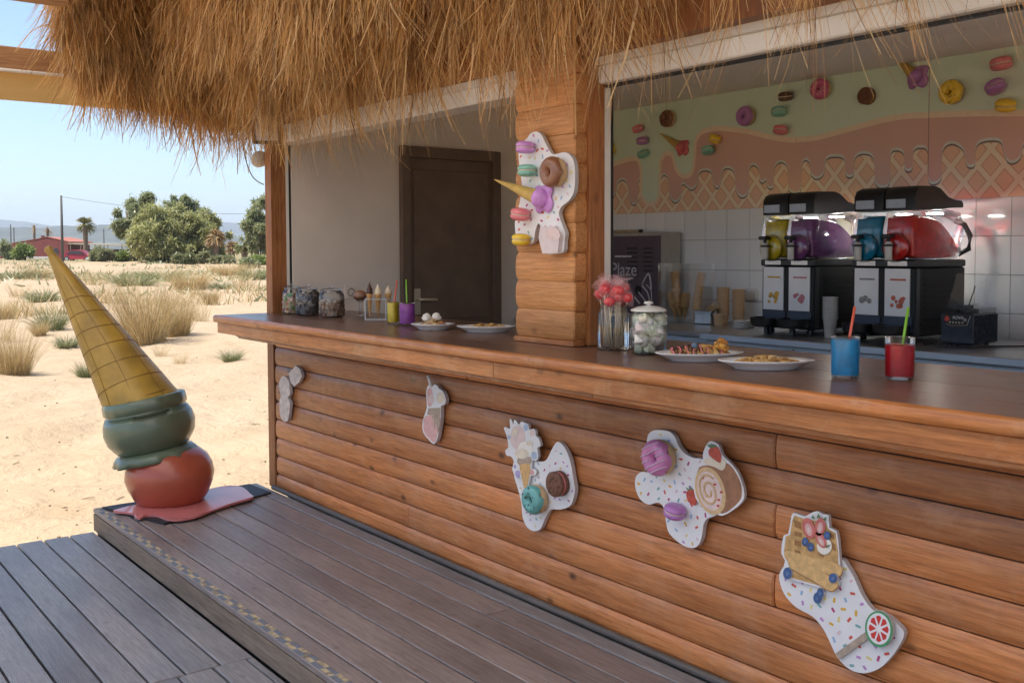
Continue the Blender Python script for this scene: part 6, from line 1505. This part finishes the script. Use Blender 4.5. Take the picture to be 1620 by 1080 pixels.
# acrylic cone dispenser
P0 = lpt(1041, 2.35); P1 = lpt(1107, 2.35); W_ = P1.x-P0.x
t = Thing('cone_dispenser', 'clear acrylic box of stacked wafer cones', 'dispenser', ((P0.x+P1.x)/2, 2.42, LZ)); h_ = .40
for (a, b_, c_, d_) in ((P0.x, P1.x, 2.35, 2.353), (P0.x, P1.x, 2.487, 2.490), (P0.x, P0.x+.003, 2.3535, 2.4865), (P1.x-.003, P1.x, 2.3535, 2.4865)): mk('pane', G().box(a, b_, c_, d_, LZ+.006, LZ+h_), ACRYL, t)
mk('base', G().box(P0.x-.004, P1.x+.004, 2.345, 2.495, LZ+.0005, LZ+.006), ACRYL, t)
for i_, (fx0, fx1, hz, n_) in enumerate(((.42, .20, .34, 11), (.30, .12, .20, 6), (.50, .48, .20, 6), (.72, .86, .34, 11))):
    A = Vector((P0.x+W_*fx0, 2.41, LZ+.012)); B = Vector((P0.x+W_*fx1, 2.43, LZ+hz)); ax = (B-A).normalized()
    s_ = Thing('cone_stack', ('tall leaning stack of wafer cones at the left of the box', 'short stack of wafer cones at the far left of the box', 'short stack of wafer cones in the middle of the box', 'tall leaning stack of wafer cones at the right of the box')[i_], 'cones', tuple(A))
    M_ = frame_of(A, ax); Lc = .11
    for k in range(n_):
        o_ = ((B-A).length-Lc)*k/max(1, n_-1)
        mk('cone', G().lathe([(0.001, o_), (.023, o_+Lc-.02), (.029, o_+Lc-.017), (.029, o_+Lc), (.022, o_+Lc-.002)], 12, M_), WAFER, s_, smooth=True, auto=50)
# ribbed cabinet with logo
YC = 2.52
xc0 = DW+.02; xc1 = on(1052, 400, 1, YC).x; zc1 = on(1000, 368, 1, YC).z
t = Thing('ribbed_cabinet', 'ribbed plum coloured cabinet with louvres and white script lettering', 'cabinet', ((xc0+xc1)/2, YC+.08, LZ))
mk('case', G().box(xc0, xc1, YC+.006, YC+.16, LZ+.001, zc1, b=.006), plain('cabinet_beige', (.42, .38, .33), .5, .06), t)
pan = mk('front_panel', G().box(xc0+.03, xc1-.045, YC, YC+.0055, LZ+.03, zc1-.025), plain('plum_panel', (.17, .120, .138), .55, .1), t)
xx = xc0+.034
while xx < xc1-.052:
    mk('rib', G().box(xx, xx+.007, YC-.005, YC-.0004, LZ+.032, zc1-.027, b=.0015), MATS['plum_panel'], pan); xx += .0145
for (pa_, pb2) in ((992, 1008), (1018, 1032)):
    for k in range(6):
        A = on(pa_, 393+7*k, 1, YC-.006); B = on(pb2, 394+7*k, 1, YC-.006)
        mk('louvre', G().box(A.x, B.x, YC-.0085, YC-.0055, A.z-.004, A.z+.004), BLACKM, pan)
LET = plain('faded_white', (.66, .60, .61), .6, .15)
A = on(961, 433, 1, YC-.009); text_mesh('Plaze', .135, (A.x+.035, YC-.0085, A.z-.01), LET, pan, 'lettering')
A = on(973, 405.5, 1, YC-.009); B = on(999, 408, 1, YC-.009); mk('bar_mark', G().box(A.x, B.x, YC-.0092, YC-.0085, A.z-.006, A.z+.006), LET, pan)
def stroke(pts, r, name='drawing'):
    mk(name, G().tube([Vector((on(x, y, 1, YC-.0095).x, YC-.0095, on(x, y, 1, YC-.0095).z)) for x, y in smooth_line(pts, 4)], r, 5), LET, pan)
stroke([(970, 436), (982, 440), (992, 442), (1001, 440)], .009); stroke([(1016, 450), (1021, 440), (1026, 433), (1029, 443), (1030, 458)], .007)
stroke([(1016, 452), (1024, 462), (1028, 476)], .006); stroke([(1010, 462), (1018, 472), (1024, 482)], .005); stroke([(1022, 450), (1030, 460), (1031, 476)], .004); stroke([(1004, 470), (1012, 480)], .006)
gg = on(1009, 459, 1, YC-.009); mk('drawing', G().lathe([(0, 0), (.035, 0), (.033, .002), (0, .002)], 18, Matrix.Translation((gg.x, YC-.0055, gg.z)) @ Matrix.Rotation(PI/2, 4, 'X')), BLACKM, pan)
A = on(966, 364.5, 1, YC+.05); B = on(1016, 364.5, 1, YC+.05)
t = Thing('brush_handle', 'wooden stick with a dark end lying on the ribbed cabinet', 'stick', (A.x, YC+.05, zc1))
mk('stick', G().tube([(A.x-.1, YC+.05, zc1+.011), (B.x-.03, YC+.05, zc1+.011)], .010, 8), plain('stick_beech', (.46, .34, .20), .6, .1), t, smooth=True); mk('ferrule', G().tube([(B.x-.0295, YC+.05, zc1+.0125), (B.x, YC+.05, zc1+.0125)], .012, 8), BLACK, t, smooth=True)
# sockets
P = on(1192, 465, 1, 2.705); t = Thing('wall_socket', 'white double switch on the tiles left of the slush machine', 'switch', (P.x, 2.7, P.z))
mk('plate', G().box(P.x-.05, P.x+.05, 2.694, 2.7045, P.z-.04, P.z+.04, b=.002), PORC, t); mk('rocker', G().box(P.x-.002, P.x+.030, 2.690, 2.6935, P.z-.025, P.z+.025, b=.001), PORC, t)
P = on(555, 462, 0, DW+.004); t = Thing('wall_socket', 'round socket low on the grey side wall behind the jars', 'socket', (DW, P.y, P.z))
mk('plate', G().box(DW+.0005, DW+.009, P.y-.045, P.y+.045, P.z-.045, P.z+.045, b=.002), GREYWALL, t)
mk('socket', G().torus(.024, .005, 20, 8, Matrix.Translation((DW+.010, P.y, P.z)) @ Matrix.Rotation(PI/2, 4, 'Y')), plain('socket_taupe', (.36, .30, .26), .6), t, smooth=True)
# loose cables behind the machines
for k, (pts, lab) in enumerate(((((2.66, 2.30), (2.74, 2.22), (2.70, 2.12), (2.80, 2.16), (2.86, 2.34)), 'black cable looped on the fridge between the slush machines'), (((3.26, 2.30), (3.30, 2.02), (3.42, 1.98), (3.52, 2.04), (3.60, 2.2), (3.72, 2.3)), 'black cable snaking in front of the blender'))):
    c = [Vector((x, y, BZ+.006+.004*(i % 2))) for i, (x, y) in enumerate(pts)]
    mk('power_cable', G().tube([Vector(p) for p in smooth_line(c, 5)], .005, 6), BLACK, None, label=lab, cat='cable', origin=tuple(c[0]), smooth=True)

# ================================================================== LAMP AND CABLE AT THE CORNER POST
P = on(420, 205, 1, -.06)
t = Thing('flood_light', 'black framed flood light hanging under the thatch at the corner post', 'lamp', (0.045, .0, 2.2))
c = on(421, 204, 1, -.08); nrm = Vector((.75, -.5, -.42)).normalized()
M_ = Matrix.Identity(4); zx = nrm; xx_ = Vector((0, 0, 1)).cross(zx).normalized(); yy_ = zx.cross(xx_)
for i in range(3): M_[i][0], M_[i][1], M_[i][2], M_[i][3] = xx_[i], yy_[i], zx[i], c[i]
mk('housing', G().box(-.085, .085, -.095, .095, -.035, 0, M_, b=.006), BLACK, t)
mk('bezel', G().box(-.085, .085, -.095, -.075, .0005, .008, M_).box(-.085, .085, .075, .095, .0005, .008, M_).box(-.085, -.068, -.0749, .0749, .0005, .008, M_).box(.068, .085, -.0749, .0749, .0005, .008, M_), BLACK, t)
mk('glass', G().box(-.067, .067, -.074, .074, .0006, .003, M_), plain('lamp_glass', (.62, .64, .68), .08, .03, coat=.6), t)
mk('bracket', G().tube([M_ @ Vector((-.088, 0, -.02)), M_ @ Vector((-.088, 0, -.07)), Vector((.045, .0, c.z+.02))], .007, 6), BLACK, t)
P = on(408, 248, 1, -.02); t = Thing('junction_box', 'weathered beige sensor box on the corner post', 'sensor', (0.0, -.002, P.z))
mk('body', G().lathe([(.018, -.105), (.042, -.092), (.052, -.060), (.046, -.02), (.034, -.004), (.026, 0)], 10, Matrix.Translation((-.002, -.01, P.z)) @ Matrix.Rotation(-PI/2, 4, 'Y') @ Matrix.Rotation(PI, 4, 'X') @ Matrix.Rotation(.3, 4, 'Y')), plain('aged_plastic', (.50, .45, .39), .6, .2, 25), t, smooth=True, auto=30)
pts = [on(x, y, 1, -.05) for x, y in ((384, 195), (384, 225), (388, 250), (397, 275), (406, 286), (417, 292))]
mk('hanging_cable', G().tube([Vector(p) for p in smooth_line(pts, 4)], .0035, 6), plain('grey_cable', (.22, .21, .20), .6, .05), None, label='thin grey cable looping down from the thatch to the post', cat='cable', origin=tuple(pts[-1]), smooth=True)
# ================================================================== HAZE over the far land
m = bpy.data.materials.new('haze'); m.use_nodes = True; nt = m.node_tree
nt.nodes.remove(nt.nodes['Principled BSDF']); pv = nt.nodes.new('ShaderNodeVolumePrincipled')
pv.inputs['Color'].default_value = (.80, .89, 1.0, 1); pv.inputs['Density'].default_value = 1.5e-4; pv.inputs['Anisotropy'].default_value = .2
nt.links.new(pv.outputs[0], nt.nodes['Material Output'].inputs['Volume'])
hz = mk('haze', G().box(-12000, 12000, -12000, 12000, -9, 420), None, None, kind='stuff', label='pale summer haze over the land')
hz['o'].data.materials.append(m)
